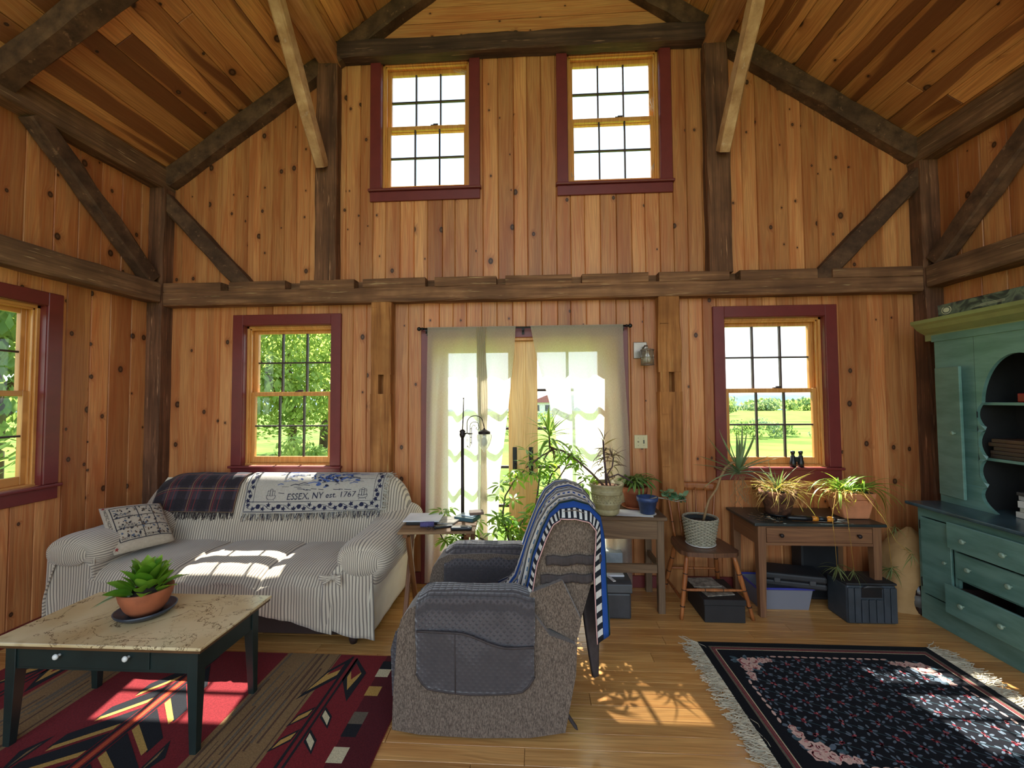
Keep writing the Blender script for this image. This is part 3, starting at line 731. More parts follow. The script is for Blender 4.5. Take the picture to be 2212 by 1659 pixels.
# arms: flattened rolls with a hanging outer side
def arm(cx, rx, rz, zc, outx, inx, y0, y1, side, lab):
    n = 30
    def sec(t):       # closed from the inner bottom, over the roll, to the outer bottom
        if t < .12: f = t / .12; return (lerp(inx, cx - side * rx * .82, f), lerp(.36, zc - rz * .6, f))
        if t < .72:
            f = (t - .12) / .60; an = lerp(pi * 1.2, -.30 * pi, f); q = 2.4
            c_, s_ = cos(an), sin(an)
            X = abs(c_) ** (2 / q) * (1 if c_ > 0 else -1); Z = abs(s_) ** (2 / q) * (1 if s_ > 0 else -1)
            return (cx + side * X * rx, zc + Z * rz)
        f = (t - .72) / .28; an = -.30 * pi; X = abs(cos(an)) ** (2 / 2.4); Z = -abs(sin(an)) ** (2 / 2.4)
        return (lerp(cx + side * X * rx, outx, min(1, f * 2.2)), lerp(zc + Z * rz, .10, f))
    def fn(a, b):
        y = lerp(y0, y1, a); x, z = sec(b)
        end = smooth01((1 - a) / .16); sh = .62 + .38 * sqrt(max(0, 1 - (1 - min(1, (1 - a) / .16)) ** 2))
        if .12 < b < .72:
            x = cx + (x - cx) * sh; z = zc + (z - zc) * sh
        elif b < .88 and b >= .72:
            k2 = lerp(sh, 1.0, (b - .72) / .16); x = cx + (x - cx) * k2; z = zc + (z - zc) * k2
        z += .07 * smooth01((.35 - a) / .35) * (1 if b < .75 else 0)
        x += .005 * nz(y * 9, z * 9, cx); z += .005 * nz(y * 8, x * 8, 3)
        return (x, y, z)
    mb = MB(); ln = 1.2
    mb.grid(fn, 46, 60, uvfn=lambda a, b: (b * ln + (0.0 if b < .72 else 0), a), mi=0, flip=side < 0)
    m2 = MB(); m2.v, m2.f, m2.sm, m2.uv = mb.v, mb.f, mb.sm, mb.uv
    m2.m = [1 if (i % 60) >= 46 else 0 for i in range(len(mb.f))]
    a = m2.build('armrest', [m_tick, m_cream if side > 0 else m_tick], sofa, thick=.006)
    # front end of the roll and the panel below it
    mb = MB()
    def cap(a, b):
        an = 2 * pi * a; q = 2.4; r = b * .66; c_, s_ = cos(an), sin(an)
        X = abs(c_) ** (2 / q) * (1 if c_ > 0 else -1); Z = abs(s_) ** (2 / q) * (1 if s_ > 0 else -1)
        return (cx + X * rx * r, y1 - .025 * sqrt(max(0, 1 - b * b)), zc + Z * rz * r)
    mb.grid(cap, 30, 5, uvfn=lambda a, b: (cx + cos(2 * pi * a) * rx * b, b), flip=True); mb.build('arm_end', m_tick, sofa)
    return a
arm(-2.885, .195, .105, .555, -3.04, -2.70, -.22, -.965, -1, 'left'); arm(-.985, .175, .115, .535, -.925, -1.18, -.20, -.975, 1, 'right')
# front panel of the slipcover below the right arm, drooping to a point
def pan(a, b):
    x = lerp(-1.22, -.905, a); zt_ = lerp(.43, .53, smooth01(a / .4)); zb = lerp(.135, .075, a)
    z = lerp(zt_, zb, b); y = -.972 - .012 * sin(a * 9 + b * 3) * b - .008 * nz(x * 20, z * 8)
    return (x + .01 * b * a, y, z)
mb = MB(); mb.grid(pan, 24, 20, uvfn=lambda a, b: (lerp(-1.20, -.915, a), b)); mb.build('front_panel', m_tick, sofa, thick=.005)
def pan2(a, b):
    x = lerp(-3.04, -2.72, a); z = lerp(.54, .10, b); return (x, -.945 - .01 * sin(a * 8 + b * 4) * b, z)
mb = MB(); mb.grid(pan2, 20, 16, uvfn=lambda a, b: (lerp(-3.04, -2.72, a), b)); mb.build('front_panel', m_tick, sofa, thick=.005)
# bow tie where the cover is knotted
bow = MB()
for az, L, dz in ((pi * .95, .085, -.01), (pi * 1.12, .07, -.045), (pi * .08, .05, -.02), (-.6, .06, -.05)):
    c = Vector((-1.135, -.995, .462)); d = Vector((cos(az), -.25, sin(az) * .6 + dz * 4)).normalized()
    bow.grid(lambda a, b: tuple(c + d * L * a + Vector((0, -.012 * sin(pi * a), 0)) + Vector((0, 0, 1)) * (b - .5) * (.012 + .032 * a)), 6, 3, uvfn=lambda a, b: (b * .05, a * .08))
bow.sphere((-1.135, -.998, .462), .015, 8, 6); bow.build('bow', m_tick, sofa, thick=.003)

# ---------------------------------------------------------------- throws on the sofa
def drape_pt(x, k, off):
    x_, y, z = back_pt(x, k); _, y2, z2 = back_pt(x, k + .05)
    n = Vector((0, z2 - z, -(y2 - y))); n = n.normalized() if n.length > 0 else Vector((0, -1, 0))
    if n.y > 0 and k > 5: n = -n
    if n.z < 0 and k <= 6.5 and k > 4: n = -n
    return Vector((x, y, z)) + n * off
def front_at(z, x=-1.9):
    """index along the profile at height z on the front of the backrest"""
    for k in range(6, len(BP) - 1):
        if BP[k][1] >= z >= BP[k + 1][1]: return k + (BP[k][1] - z) / (BP[k][1] - BP[k + 1][1])
    return 6.0
def plaid(t, u, v):
    def band(s, per, a, b, soft=.012):
        f = t.m('FRACT', t.m('DIVIDE', s, per)); return t.m('MULTIPLY', t.map(f, a - soft, a + soft), t.map(f, b - soft, b + soft, 1, 0))
    c = lin((58, 50, 58))
    bl = lin((22, 17, 23)); rd_ = lin((140, 44, 40)); yl = lin((150, 120, 80)); mr = lin((70, 32, 40))
    c = t.mix(t.m('MULTIPLY', band(u, .19, .0 + .05, .45), .75), c, bl); c = t.mix(t.m('MULTIPLY', band(v, .17, .10, .52), .75), c, bl)
    c = t.mix(t.m('MULTIPLY', band(u, .19, .55, .8), .5), c, mr)
    for a in (.60, .68, .90): c = t.mix(t.m('MULTIPLY', band(u, .19, a, a + .022, .006), .8), c, yl if a < .65 else rd_)
    for a in (.62, .72): c = t.mix(t.m('MULTIPLY', band(v, .17, a, a + .022, .006), .7), c, rd_ if a > .7 else yl)
    return t.mix(t.m('MULTIPLY', t.noise(t.coord('pos'), 120, 3), .18), c, lin((100, 90, 95)))
m_plaid = cloth('plaid_wool', plaid, weave=420, bstr=.5, sheen=.1)
def pl_fn(a, b):
    xt, xb = lerp(-2.885, -2.20, a), lerp(-2.93, -2.235, a); k = lerp(3.2, front_at(.665), b)
    x = lerp(xt, xb, smooth01((b - .3) / .7)); p = drape_pt(x, k, .016 + .006 * nz(x * 9, k))
    return tuple(p)
mb = MB(); mb.grid(pl_fn, 40, 40, uvfn=lambda a, b: (a * .69, b * .62))
pth = tag(mb.build('throw_blanket', m_plaid, thick=.006), 'dark plaid wool throw draped over the left half of the sofa back', 'blanket')
rg = random.Random(2); fr = MB(); fr.sm = []
roots = [pl_fn(a, 1.0) for a in [i / 150 for i in range(151)]]
fringe(fr, roots, .055, [(rg.uniform(-.2, .2), -.25, -1) for _ in roots], .0022, .25, rg)
tag(fr.build('fringe', [plain('plaid_fringe', (44, 34, 38), .9)], pth), kind='stuff')
# tapestry throw
m_tap = cloth('tapestry_cream', lambda t, u, v: t.mix(t.noise(t.coord('pos'), 90, 3), lin((160, 152, 140)), lin((190, 182, 170))), weave=500, bstr=.4)
m_navy = plain('navy_weave', (28, 30, 58), .9); m_blue = plain('blue_weave', (70, 92, 150), .9)
TX0, TX1 = -2.165, -1.075
def tap_uv(x, s, off=.02):
    """x along the sofa, s = metres down from the crest on the front"""
    k0 = 5.2
    # walk the profile for arc length
    kk, acc = k0, 0.0
    while acc < s and kk < 11.9:
        p, q = back_pt(x, kk), back_pt(x, kk + .1); acc += hypot(p[1] - q[1], p[2] - q[2]); kk += .1
    return drape_pt(x, kk, off)
TAPL = .315
_tapc = {}
def tap_pt(x, s, off=.02):
    """bilinear lookup on a cached draped grid so print and cloth agree"""
    nx, ns = 44, 30; fx = max(0, min(nx - 1e-4, (x - TX0 + .06) / (TX1 - TX0 + .12) * nx)); fs = max(0, min(ns - 1e-4, (s + .10) / (TAPL + .20) * ns))
    i, j = int(fx), int(fs); u, v = fx - i, fs - j
    def g(i, j):
        if (i, j) not in _tapc:
            xx = TX0 - .06 + (TX1 - TX0 + .12) * i / nx; ss = -.10 + (TAPL + .20) * j / ns
            if ss < 0:
                p = drape_pt(xx, 5.2 + ss * 16, .02)
            else: p = tap_uv(xx, ss, .02)
            _tapc[(i, j)] = p + Vector((0, -.006 * nz(xx * 7, ss * 6, 2), 0))
        return _tapc[(i, j)]
    p = (g(i, j) * (1 - u) + g(i + 1, j) * u) * (1 - v) + (g(i, j + 1) * (1 - u) + g(i + 1, j + 1) * u) * v
    e = (g(i + 1, j) - g(i, j)).cross(g(i, j + 1) - g(i, j)).normalized()
    if e.y > 0: e = -e
    return p + e * (off - .02)
def skew(x, s):      # the throw lies a little askew: lower on the left, higher on the right
    a = (x - TX0) / (TX1 - TX0); return x, s - .035 * a * a * max(0, s) / TAPL
def tfn(a, b):
    x, s = skew(lerp(TX0, TX1, a), lerp(-.10, TAPL, b)); return tuple(tap_pt(x, s))
mb = MB(); mb.grid(tfn, 60, 34, uvfn=lambda a, b: (a, b * .4))
tap = tag(mb.build('tapestry_throw', m_tap, thick=.004), 'cream and navy woven throw reading ESSEX, NY est. 1767 over the sofa back', 'blanket')
pm = MB(); rg = random.Random(4)
fp = lambda x, s: tuple(tap_pt(*skew(x, s), off=.0245))
up_ = lambda x, y: fp(x, -y)      # y measured upward (negative below crest)
zt_s = .215
print_text(pm, up_, 'ESSEX, NY est. 1767', -1.83, -(zt_s), .066, .545, 0, shear=.12, rot=.03)
# vine border along the bottom and both sides
yb0, yb1 = TAPL - .010, TAPL - .082
stroke(pm, fp, [(TX0 + .012 + i * .02, yb0) for i in range(54)], .004); stroke(pm, fp, [(TX0 + .012 + i * .02, yb1) for i in range(54)], .003)
for xs in (TX0 + .012, TX1 - .012): stroke(pm, fp, [(xs, -.06 + i * .02) for i in range(19)], .004)
for xs in (TX0 + .075, TX1 - .075): stroke(pm, fp, [(xs, -.06 + i * .02) for i in range(16)], .0025)
def leafshape(cx, cy, r, rot):
    pts = []
    for k in range(10):
        rr = r * (1 if k % 2 == 0 else .5); t = rot + pi * 2 * k / 10; pts.append((cx + rr * cos(t), cy + rr * sin(t)))
    flat(pm, fp, pts, 0, True)
n = 26
for i in range(n):
    x = lerp(TX0 + .04, TX1 - .04, i / (n - 1)); ym = (yb0 + yb1) / 2
    yy = ym + .014 * (1 if i % 2 else -1)
    if i % 4 == 2: flat(pm, fp, ell(x, ym - .004, .018, .018, 0, 10), 0, True)
    else: leafshape(x, yy, .021, rg.uniform(0, 6))
stroke(pm, fp, [(lerp(TX0 + .03, TX1 - .03, i / 120), (yb0 + yb1) / 2 + .016 * sin(i / 120 * 13 * pi)) for i in range(121)], .0035)
for xs in (TX0 + .044, TX1 - .044):
    for i in range(9):
        s = -.05 + i * .034
        if i % 3 == 1: flat(pm, fp, ell(xs, s, .015, .015, 0, 10), 0, True)
        else: leafshape(xs + .012 * (1 if i % 2 else -1), s, .020, rg.uniform(0, 6))
    stroke(pm, fp, [(xs + .014 * sin(i * .7), -.06 + i * .012) for i in range(27)], .003)
for bx in (-1.955, -1.235):     # basket emblems
    for k in (-1, 0, 1): 
        for q in (ell(bx + k * .019, .148 - (.008 if k == 0 else 0), .011, .006, 0, 10),): stroke(pm, fp, q + q[:1], .0025)
        stroke(pm, fp, [(bx + k * .019 - .010, .150), (bx + k * .018 - .010, .188)], .003); stroke(pm, fp, [(bx + k * .019 + .010, .150), (bx + k * .018 + .010, .188)], .0025)
    stroke(pm, fp, [(bx - .036, .182), (bx - .034, .202), (bx - .018, .213), (bx + .018, .213), (bx + .034, .202), (bx + .036, .182)], .0035); stroke(pm, fp, [(bx - .036, .182), (bx, .190), (bx + .036, .182)], .003)
    stroke(pm, fp, [(bx - .026, .213), (bx - .027, .222)], .0035); stroke(pm, fp, [(bx + .026, .213), (bx + .027, .222)], .0035)
for k in range(60):             # loose water and shore lines, and the darker island
    x = rg.uniform(-1.95, -1.28); s = rg.uniform(-.01, .11); l = rg.uniform(.03, .13)
    stroke(pm, fp, [(x, s), (x + l / 2, s - .006), (x + l, s - .003)], rg.uniform(.0015, .004), rg.choice((0, 0, 1)))
for k in range(70):
    x = rg.gauss(-1.50, .085); s = .065 + rg.gauss(0, .022) - abs(x + 1.5) * .05
    flat(pm, fp, ell(x, s, rg.uniform(.008, .022), rg.uniform(.003, .008), rg.uniform(-.5, .5), 7), rg.choice((0, 1, 1)), True)
for k in range(14):
    x = rg.uniform(-1.9, -1.25); s = rg.uniform(.115, .19); l = rg.uniform(.03, .06)
    if -1.86 < x < -1.25 and s > .15: continue
    stroke(pm, fp, [(x, s), (x + l, s + .003)], .003)
pm.build('woven_design', [m_navy, m_blue], tap)
fr = MB(); roots = [tfn(a, 1.0) for a in [i / 260 for i in range(261)]]
fringe(fr, roots, .055, [(rg.uniform(-.3, .3), -.3, -1) for _ in roots], .0022, .35, rg)
for i in range(len(fr.f)): fr.m[i] = (i // 3) % 2
roots = [tfn(1.0, b) for b in [i / 70 for i in range(71)]]
fringe(fr, roots, .045, [(1, -.2, rg.uniform(-.6, .1)) for _ in roots], .0022, .35, rg)
tag(fr.build('fringe', [plain('fringe_cream', (190, 184, 170), .9), m_navy], tap), kind='stuff')

# ---------------------------------------------------------------- pillow
pc = [Vector(v) for v in ((-3.02, -.66, .765), (-2.80, -.40, .745), (-2.53, -.56, .515), (-2.66, -.88, .525))]     # TL TR BR BL
pn = (pc[1] - pc[0]).cross(pc[3] - pc[0]).normalized()
if pn.y > 0: pn = -pn
def pil(u, v, s):
    base = (pc[0] * (1 - u) + pc[1] * u) * (1 - v) + (pc[3] * (1 - u) + pc[2] * u) * v
    e = (1 - abs(2 * u - 1) ** 3) * (1 - abs(2 * v - 1) ** 3)
    return base + pn * s * .055 * max(0, e) ** .6
m_pil = cloth('pillow_tapestry', lambda t, u, v: t.mix(t.noise(t.coord('pos'), 60, 3), lin((168, 152, 132)), lin((200, 184, 160))), weave=400)
m_pilback = plain('pillow_back', (70, 78, 110), .9)
mb = MB(); mb.grid(lambda a, b: tuple(pil(a, b, 1)), 18, 18, 0); mb.grid(lambda a, b: tuple(pil(a, b, -1)), 18, 18, 1, flip=True)
pillow = tag(mb.build('throw_pillow', [m_pil, m_pilback], weld=True), 'square tapestry pillow printed with small map pictures at the left end of the sofa', 'pillow')
pm = MB(); fq = lambda x, y: tuple(pil(x, y, 1) + pn * .002)
for a, b in (((.12, .12), (.97, .12)), ((.12, .12), (.12, .86)), ((.12, .86), (.97, .86)), ((.52, .12), (.52, .86)), ((.12, .38), (.97, .38)), ((.12, .62), (.97, .62)), ((.76, .12), (.76, .86))):
    stroke(pm, fq, [(lerp(a[0], b[0], i / 12), lerp(a[1], b[1], i / 12)) for i in range(13)], .014)
rg = random.Random(12)
for k in range(150):
    cx, cy = rg.uniform(.16, .93), rg.uniform(.15, .83)
    flat(pm, fq, ell(cx, cy, rg.uniform(.008, .035), rg.uniform(.006, .02), rg.uniform(0, 3), 6), rg.choice((0, 0, 1, 2)), True)
fT = lambda x, y: fq(x, 1 - y)
print_text(pm, fT, 'PACIFIC', .15, .66, .075, .25); print_text(pm, fT, 'NORTHWEST', .15, .60, .06, .28); print_text(pm, fT, 'ROCKIES', .16, .40, .075, .26); print_text(pm, fT, 'SOUTHWEST', .50, .16, .06, .34); print_text(pm, fT, 'WEST COAST', .14, .16, .06, .32)
print_text(pm, fT, 'PACIFIC NORTHWEST', .035, .90, .06, .7, rot=-pi / 2)
for p in ((.05, .06), (.05, .94)):
    flat(pm, fq, [(p[0] + (.035 if k % 2 == 0 else .015) * cos(k * pi / 5), p[1] + (.035 if k % 2 == 0 else .015) * sin(k * pi / 5)) for k in range(10)], 3, True)
pm.build('woven_design', [plain('pil_ink', (42, 40, 48), .9), plain('pil_brown', (110, 84, 64), .9), plain('pil_slate', (88, 96, 112), .9), plain('pil_red', (140, 44, 44), .9)], pillow)
# ---------------------------------------------------------------- coffee table
def burl():
    t = NT('spalted_top'); p = t.coord('pos')
    d = t.n('TexNoise', None, Vector=p, Scale=3.5, Detail=6, Roughness=.62, Distortion=.8).outputs[0]
    line = t.map(t.m('ABSOLUTE', t.m('SUBTRACT', d, .5)), .0, .010, 1, 0)
    d2 = t.n('TexNoise', None, Vector=p, Scale=9, Detail=5, Roughness=.6, Distortion=1.4).outputs[0]
    line2 = t.m('MULTIPLY', t.map(t.m('ABSOLUTE', t.m('SUBTRACT', d2, .55)), .0, .008, 1, 0), t.map(d, .42, .6))
    m = t.noise(p, 2.2, 3)
    c = t.mix(t.map(m, .3, .7), lin((192, 162, 112)), lin((222, 202, 160)))
    c = t.mix(t.map(t.noise(p, 6, 3), .58, .75, 0, .6), c, lin((150, 112, 66)))
    c = t.mix(t.m('MULTIPLY', t.m('MAXIMUM', line, line2), .95), c, lin((84, 58, 34)))
    t.principled(c, .22, spec=.5); return t.mat
m_burl = burl(); m_green = plain('bottle_green_paint', (26, 40, 38), .4, var=.1)
m_edge = plain('table_edge', (92, 62, 36), .4)
ct = thing('coffee_table', 'low coffee table with a pale spalted top and dark green legs', 'table', (-1.83, -1.515, 0))
cx0, cx1, cy0, cy1, cz = -2.315, -1.335, -1.76, -1.28, .482
mb = MB(); mb.box((cx0, cy0, cz - .014), (cx1, cy1, cz)); mb.build('tabletop', m_burl, ct, bevel=.004, seg=2)
mb = MB(); mb.box((cx0 + .006, cy0 + .006, cz - .026), (cx1 - .006, cy1 - .006, cz - .014)); mb.build('top_edge', m_edge, ct)
lx0, lx1, ly0, ly1 = cx0 + .045, cx1 - .045, cy0 + .04, cy1 - .04
for x in (lx0, lx1):
    for y in (ly0, ly1):
        sx = 1 if x == lx0 else -1; sy = 1 if y == ly0 else -1; w = .047; b = .030
        vs = []
        for z, ww in ((0, b), (.34, w), (cz - .026, w)):
            for dx, dy in ((0, 0), (1, 0), (1, 1), (0, 1)): vs.append((x + sx * dx * ww, y + sy * dy * ww, z))
        fs = [[i * 4 + k, i * 4 + (k + 1) % 4, (i + 1) * 4 + (k + 1) % 4, (i + 1) * 4 + k] for i in range(2) for k in range(4)] + [[3, 2, 1, 0], [8, 9, 10, 11]]
        mb = MB(); mb.add(vs, fs); mb.build('leg', m_green, ct, weld=True, bevel=.002)
for a, b in (((lx0 + .047, ly1 - .03, .345), (lx1 - .047, ly1 - .006, cz - .026)), ((lx0 + .006, ly0 + .047, .345), (lx0 + .03, ly1 - .047, cz - .026)), ((lx1 - .03, ly0 + .047, .345), (lx1 - .006, ly1 - .047, cz - .026)), ((lx0 + .047, ly0 + .008, .345), (lx1 - .047, ly0 + .03, cz - .026))):
    MB().box(a, b).build('apron', m_green, ct)
mb = MB(); mb.box((-2.20, ly0 + .000, .358), (-1.60, ly0 + .012, cz - .032)); drw = mb.build('drawer', m_green, ct, bevel=.002)
m_porc = plain('white_porcelain', (225, 222, 214), .2, var=.02)
for x in (-2.012, -1.692):
    mb = MB(); mb.tube([(x, ly0 + .004, .415), (x, ly0 - .012, .415)], .006, 10); mb.sphere((x, ly0 - .018, .415), .0125, 12, 8, sc=(1, .7, 1)); mb.build('knob', m_porc, drw)
# plant on the coffee table
m_terra = plain('terracotta', (160, 88, 54), .8, var=.12, bump=.1); m_soil = plain('soil', (44, 32, 24), .95, bump=.5, scale=40)
m_saucer = plain('slate_glaze', (50, 56, 66), .3)
px, py = -1.832, -1.50
tag(MB().lathe([(.06, 0), (.095, .004), (.118, .022), (.124, .034), (.117, .034), (.09, .012), (.001, .008)], (px, py, cz), 28).build('plant_saucer', m_saucer), 'dark slate-blue saucer under the leafy plant on the coffee table', 'saucer')
ptp = thing('potted_plant', 'broad-leaved green plant in a round terracotta pot on the coffee table', 'plant', (px, py, cz + .013))
MB().lathe([(.062, .013), (.085, .045), (.103, .09), (.109, .118), (.109, .128), (.100, .128), (.095, .10), (.0005, .098)], (px, py, cz), 28).build('pot', m_terra, ptp)
MB().lathe([(.001, .108), (.097, .104)], (px, py, cz), 20).build('soil', m_soil, ptp)
m_lf = leafmat('broad_leaf', (78, 134, 38), (144, 184, 66), .35, .28)
m_lf2 = leafmat('grey_leaf', (96, 120, 84), (130, 148, 104), .2, .4)
broad = lambda t: sin(pi * t ** .75) ** .75 if t < 1 else 0.02
lvs = [leaf_mesh('leaf', .112, .066, .15, m_lf, broad, 8, .30), leaf_mesh('leaf', .105, .064, .1, m_lf, broad, 8, .32), leaf_mesh('leaf', .115, .056, .6, m_lf, broad, 8, .25)]
lvg = leaf_mesh('leaf', .14, .042, .5, m_lf2, broad, 7, .25)
rg = random.Random(21)
for i in range(44):
    az = i * 2.399 + rg.uniform(-.3, .3); q = i / 44; el = lerp(1.4, .5, q) + rg.uniform(-.12, .12); r = lerp(.015, .065, q)
    inst(lvs[0 if q < .45 else (1 if q < .7 else 2)], 'leaf', ptp, leaf_M((px + r * cos(az), py + r * sin(az), cz + .108 + .065 * (1 - q)), az, el, rg.uniform(-.5, .5), rg.uniform(.8, 1.12)))
for az, el in ((3.4, .05), (3.75, -.15), (4.0, .0), (3.0, .15), (.25, .6)):
    inst(lvg, 'leaf', ptp, leaf_M((px + .06 * cos(az), py + .06 * sin(az), cz + .125), az, el, rg.uniform(-.4, .4), 1.0))

# ---------------------------------------------------------------- left rug: red southwestern weave
def wool(name, rgb, var=.25):
    t = NT(name); p = t.coord('pos'); n = t.noise(p, 160, 4, .7); b = t.noise(p, 9, 3)
    a = lin(rgb); c = t.mix(t.map(n, .3, .7), tuple(k * (1 - var) for k in a[:3]) + (1,), tuple(min(1, k * (1 + var)) for k in a[:3]) + (1,))
    t.principled(c, .95, spec=.1, bump=n, bstr=.5, bdist=.004).inputs['Sheen Weight'].default_value = .04
    return t.mat
w_red = wool('wool_red', (112, 30, 34)); w_mar = wool('wool_maroon', (80, 24, 29)); w_dk = wool('wool_charcoal', (28, 28, 32)); w_tan = wool('wool_tan', (128, 100, 66)); w_gold = wool('wool_gold', (176, 138, 72)); w_cream = wool('wool_cream', (196, 184, 150)); w_gry = wool('wool_grey', (98, 88, 74)); w_or = wool('wool_orange', (176, 74, 44)); w_brn = wool('wool_brown', (84, 62, 46))
RX0, RX1, RY0, RY1 = -2.95, -.61, -2.35, -1.0
mb = MB(); mb.box((RX0, RY0, .0), (RX1, RY1, .011))
rug = tag(mb.build('area_rug', w_red, bevel=.004, seg=2), 'red southwestern rug with tan bands and dark zigzags under the coffee table', 'rug')
pm = MB(); RM = [w_mar, w_dk, w_tan, w_gold, w_cream, w_gry, w_or, w_brn, w_red]
lay = [.0115]
def fr_(x, y): return (x, y, lay[0])
def poly(pts, mi): flat(pm, fr_, pts, mi)
def rect(x0, x1, y0, y1, mi): poly([(x0, y0), (x1, y0), (x1, y1), (x0, y1)], mi)
rect(-.80, -.612, RY0 + .002, RY1 - .002, 0)
rect(-1.405, -1.08, RY0 + .002, RY1 - .002, 2)
for k in range(26):      # streaks in the tan band
    x = rg.uniform(-1.40, -1.085); 
    lay[0] = .0118 + k * 1e-6; y = rg.uniform(RY0, RY1 - .3); rect(x, x + rg.uniform(.004, .012), y, min(RY1 - .003, y + rg.uniform(.2, .9)), rg.choice((5, 7, 7)))
lay[0] = .0115; rect(-2.56, -2.25, RY0 + .002, RY1 - .002, 2)
for k in range(22):
    x = rg.uniform(-2.555, -2.26); lay[0] = .0118 + k * 1e-6; y = rg.uniform(RY0, RY1 - .3); rect(x, x + rg.uniform(.004, .012), y, min(RY1 - .003, y + rg.uniform(.2, .9)), rg.choice((5, 5, 7)))
lay[0] = .012
y = -1.055
for mi, h in ((1, .07), (4, .065), (0, .075), (3, .07), (0, .11), (5, .075), (1, .075), (0, .055), (4, .08), (0, .09), (3, .07), (1, .07)):
    if mi: rect(-.805, -.735, y - h, y, mi)
    y -= h
def arrow(cx, y0, sgn=1, k=1.0):
    X = lambda d: cx + sgn * d
    lay[0] = .0121
    rect(cx - .022, cx - .008, y0 - .75, y0, 1); rect(cx + .010, cx + .022, y0 - .75, y0 - .02, 1)
    poly([(cx - .02, y0 - .01), (cx - .10, y0 - .13), (cx - .155, y0 - .36), (cx - .022, y0 - .19)], 1)
    poly([(cx + .012, y0 - .01), (cx + .12, y0 - .14), (cx + .118, y0 - .20), (cx + .108, y0 - .36), (cx + .012, y0 - .20)], 1)
    lay[0] = .0124
    poly([(cx - .035, y0 - .07), (cx - .095, y0 - .155), (cx - .135, y0 - .30), (cx - .035, y0 - .165)], 3); poly([(cx + .03, y0 - .06), (cx + .095, y0 - .145), (cx + .09, y0 - .19), (cx + .075, y0 - .28), (cx + .03, y0 - .18)], 3)
    lay[0] = .0127
    poly([(cx - .035, y0 - .07), (cx - .085, y0 - .14), (cx - .09, y0 - .17), (cx - .035, y0 - .12)], 8); poly([(cx + .03, y0 - .06), (cx + .09, y0 - .14), (cx + .06, y0 - .20), (cx + .03, y0 - .13)], 8)
    for yy in (y0 - .40, y0 - .54):
        for s in (-1, 1):
            lay[0] = .0121; poly([(cx + s * .024, yy), (cx + s * .085, yy - .06), (cx + s * .10, yy - .135), (cx + s * .03, yy - .07)], 1)
            lay[0] = .0124; poly([(cx + s * .032, yy - .022), (cx + s * .078, yy - .068), (cx + s * .088, yy - .115), (cx + s * .036, yy - .06)], 3 if s < 0 else 4)
arrow(-.985, -1.02); arrow(-2.70, -1.04)
# central spear and zigzags
lay[0] = .0121; xc = -1.83
rect(xc - .035, xc - .022, -2.3, -1.05, 1); rect(xc + .022, xc + .035, -2.3, -1.05, 1); lay[0] = .012; rect(xc - .012, xc + .012, -2.3, -1.05, 6)
for i, yy in enumerate((-1.13, -1.30, -1.47, -1.62, -1.78, -1.95, -2.12)):
    d = .06 + .035 * i
    for s in (-1, 1):
        lay[0] = .0121; poly([(xc + s * .04, yy), (xc + s * (.10 + d), yy - .17), (xc + s * (.10 + d), yy - .25), (xc + s * .04, yy - .10)], 1)
        lay[0] = .0124; poly([(xc + s * .045, yy - .10), (xc + s * (.09 + d), yy - .235), (xc + s * (.09 + d), yy - .265), (xc + s * .045, yy - .135)], 3)
        if i > 2:
            lay[0] = .0121; poly([(xc + s * (.11 + d), yy - .03), (xc + s * (.11 + d), yy - .26), (xc + s * (.20 + d * .8), yy - .12)], 1)
            lay[0] = .0124; poly([(xc + s * (.12 + d), yy - .07), (xc + s * (.12 + d), yy - .20), (xc + s * (.165 + d * .8), yy - .12)], 2)
pm.build('woven_pattern', RM, rug)

# ---------------------------------------------------------------- right rug: navy floral
w_navy = wool('wool_navy', (12, 13, 20)); w_bg = wool('wool_black', (10, 10, 14)); w_rose = wool('wool_rose', (168, 84, 88)); w_pink = wool('wool_blush', (206, 170, 156)); w_leaf = wool('wool_slate_leaf', (92, 104, 116)); w_teal = wool('wool_teal_leaf', (62, 84, 92)); w_burg = wool('wool_burgundy', (120, 36, 48))
FX0, FX1, FY0, FY1 = 1.08, 2.437, -1.785, -.765
mb = MB(); mb.box((FX0, FY0, 0), (FX1, FY1, .009))
rug2 = tag(mb.build('floral_rug', w_bg, bevel=.003, seg=2), 'navy rug with rose sprays and cream fringe by the green cabinet', 'rug')
pm = MB(); RM = [w_navy, w_cream, w_burg, w_gry, w_rose, w_pink, w_leaf, w_teal]
def ring(i, w, mi, z):
    lay[0] = z
    x0, x1, y0, y1 = FX0 + i, FX1 - i, FY0 + i, FY1 - i
    rect(x0, x1, y0, y0 + w, mi); rect(x0, x1, y1 - w, y1, mi); rect(x0, x0 + w, y0 + w, y1 - w, mi); rect(x1 - w, x1, y0 + w, y1 - w, mi)
ring(.047, .012, 3, .0095); ring(.059, .018, 2, .0095); ring(.066, .004, 3, .0097); ring(.077, .005, 1, .0095)
lay[0] = .0095; rect(FX0 + .082, FX1 - .082, FY0 + .082, FY1 - .082, 0)
rg = random.Random(31)
def rose(cx, cy, r, small=False):
    lay[0] = .0103 + rg.uniform(0, 2e-4)
    flat(pm, fr_, [(cx + r * (1 + .18 * sin(5 * t + cx * 40)) * cos(t), cy + r * (1 + .18 * sin(5 * t + cx * 40)) * sin(t)) for t in [2 * pi * k / 16 for k in range(16)]], 5 if not small else 4, True)
    lay[0] = .0107
    for k in range(7):
        t = rg.uniform(0, 6.28); rr = r * rg.uniform(.3, .8); l = rg.uniform(.6, 1.2)
        stroke(pm, fr_, [(cx + rr * cos(t + l * q), cy + rr * sin(t + l * q)) for q in (0, .33, .66, 1)], r * .16, 2 if k % 3 else 4)
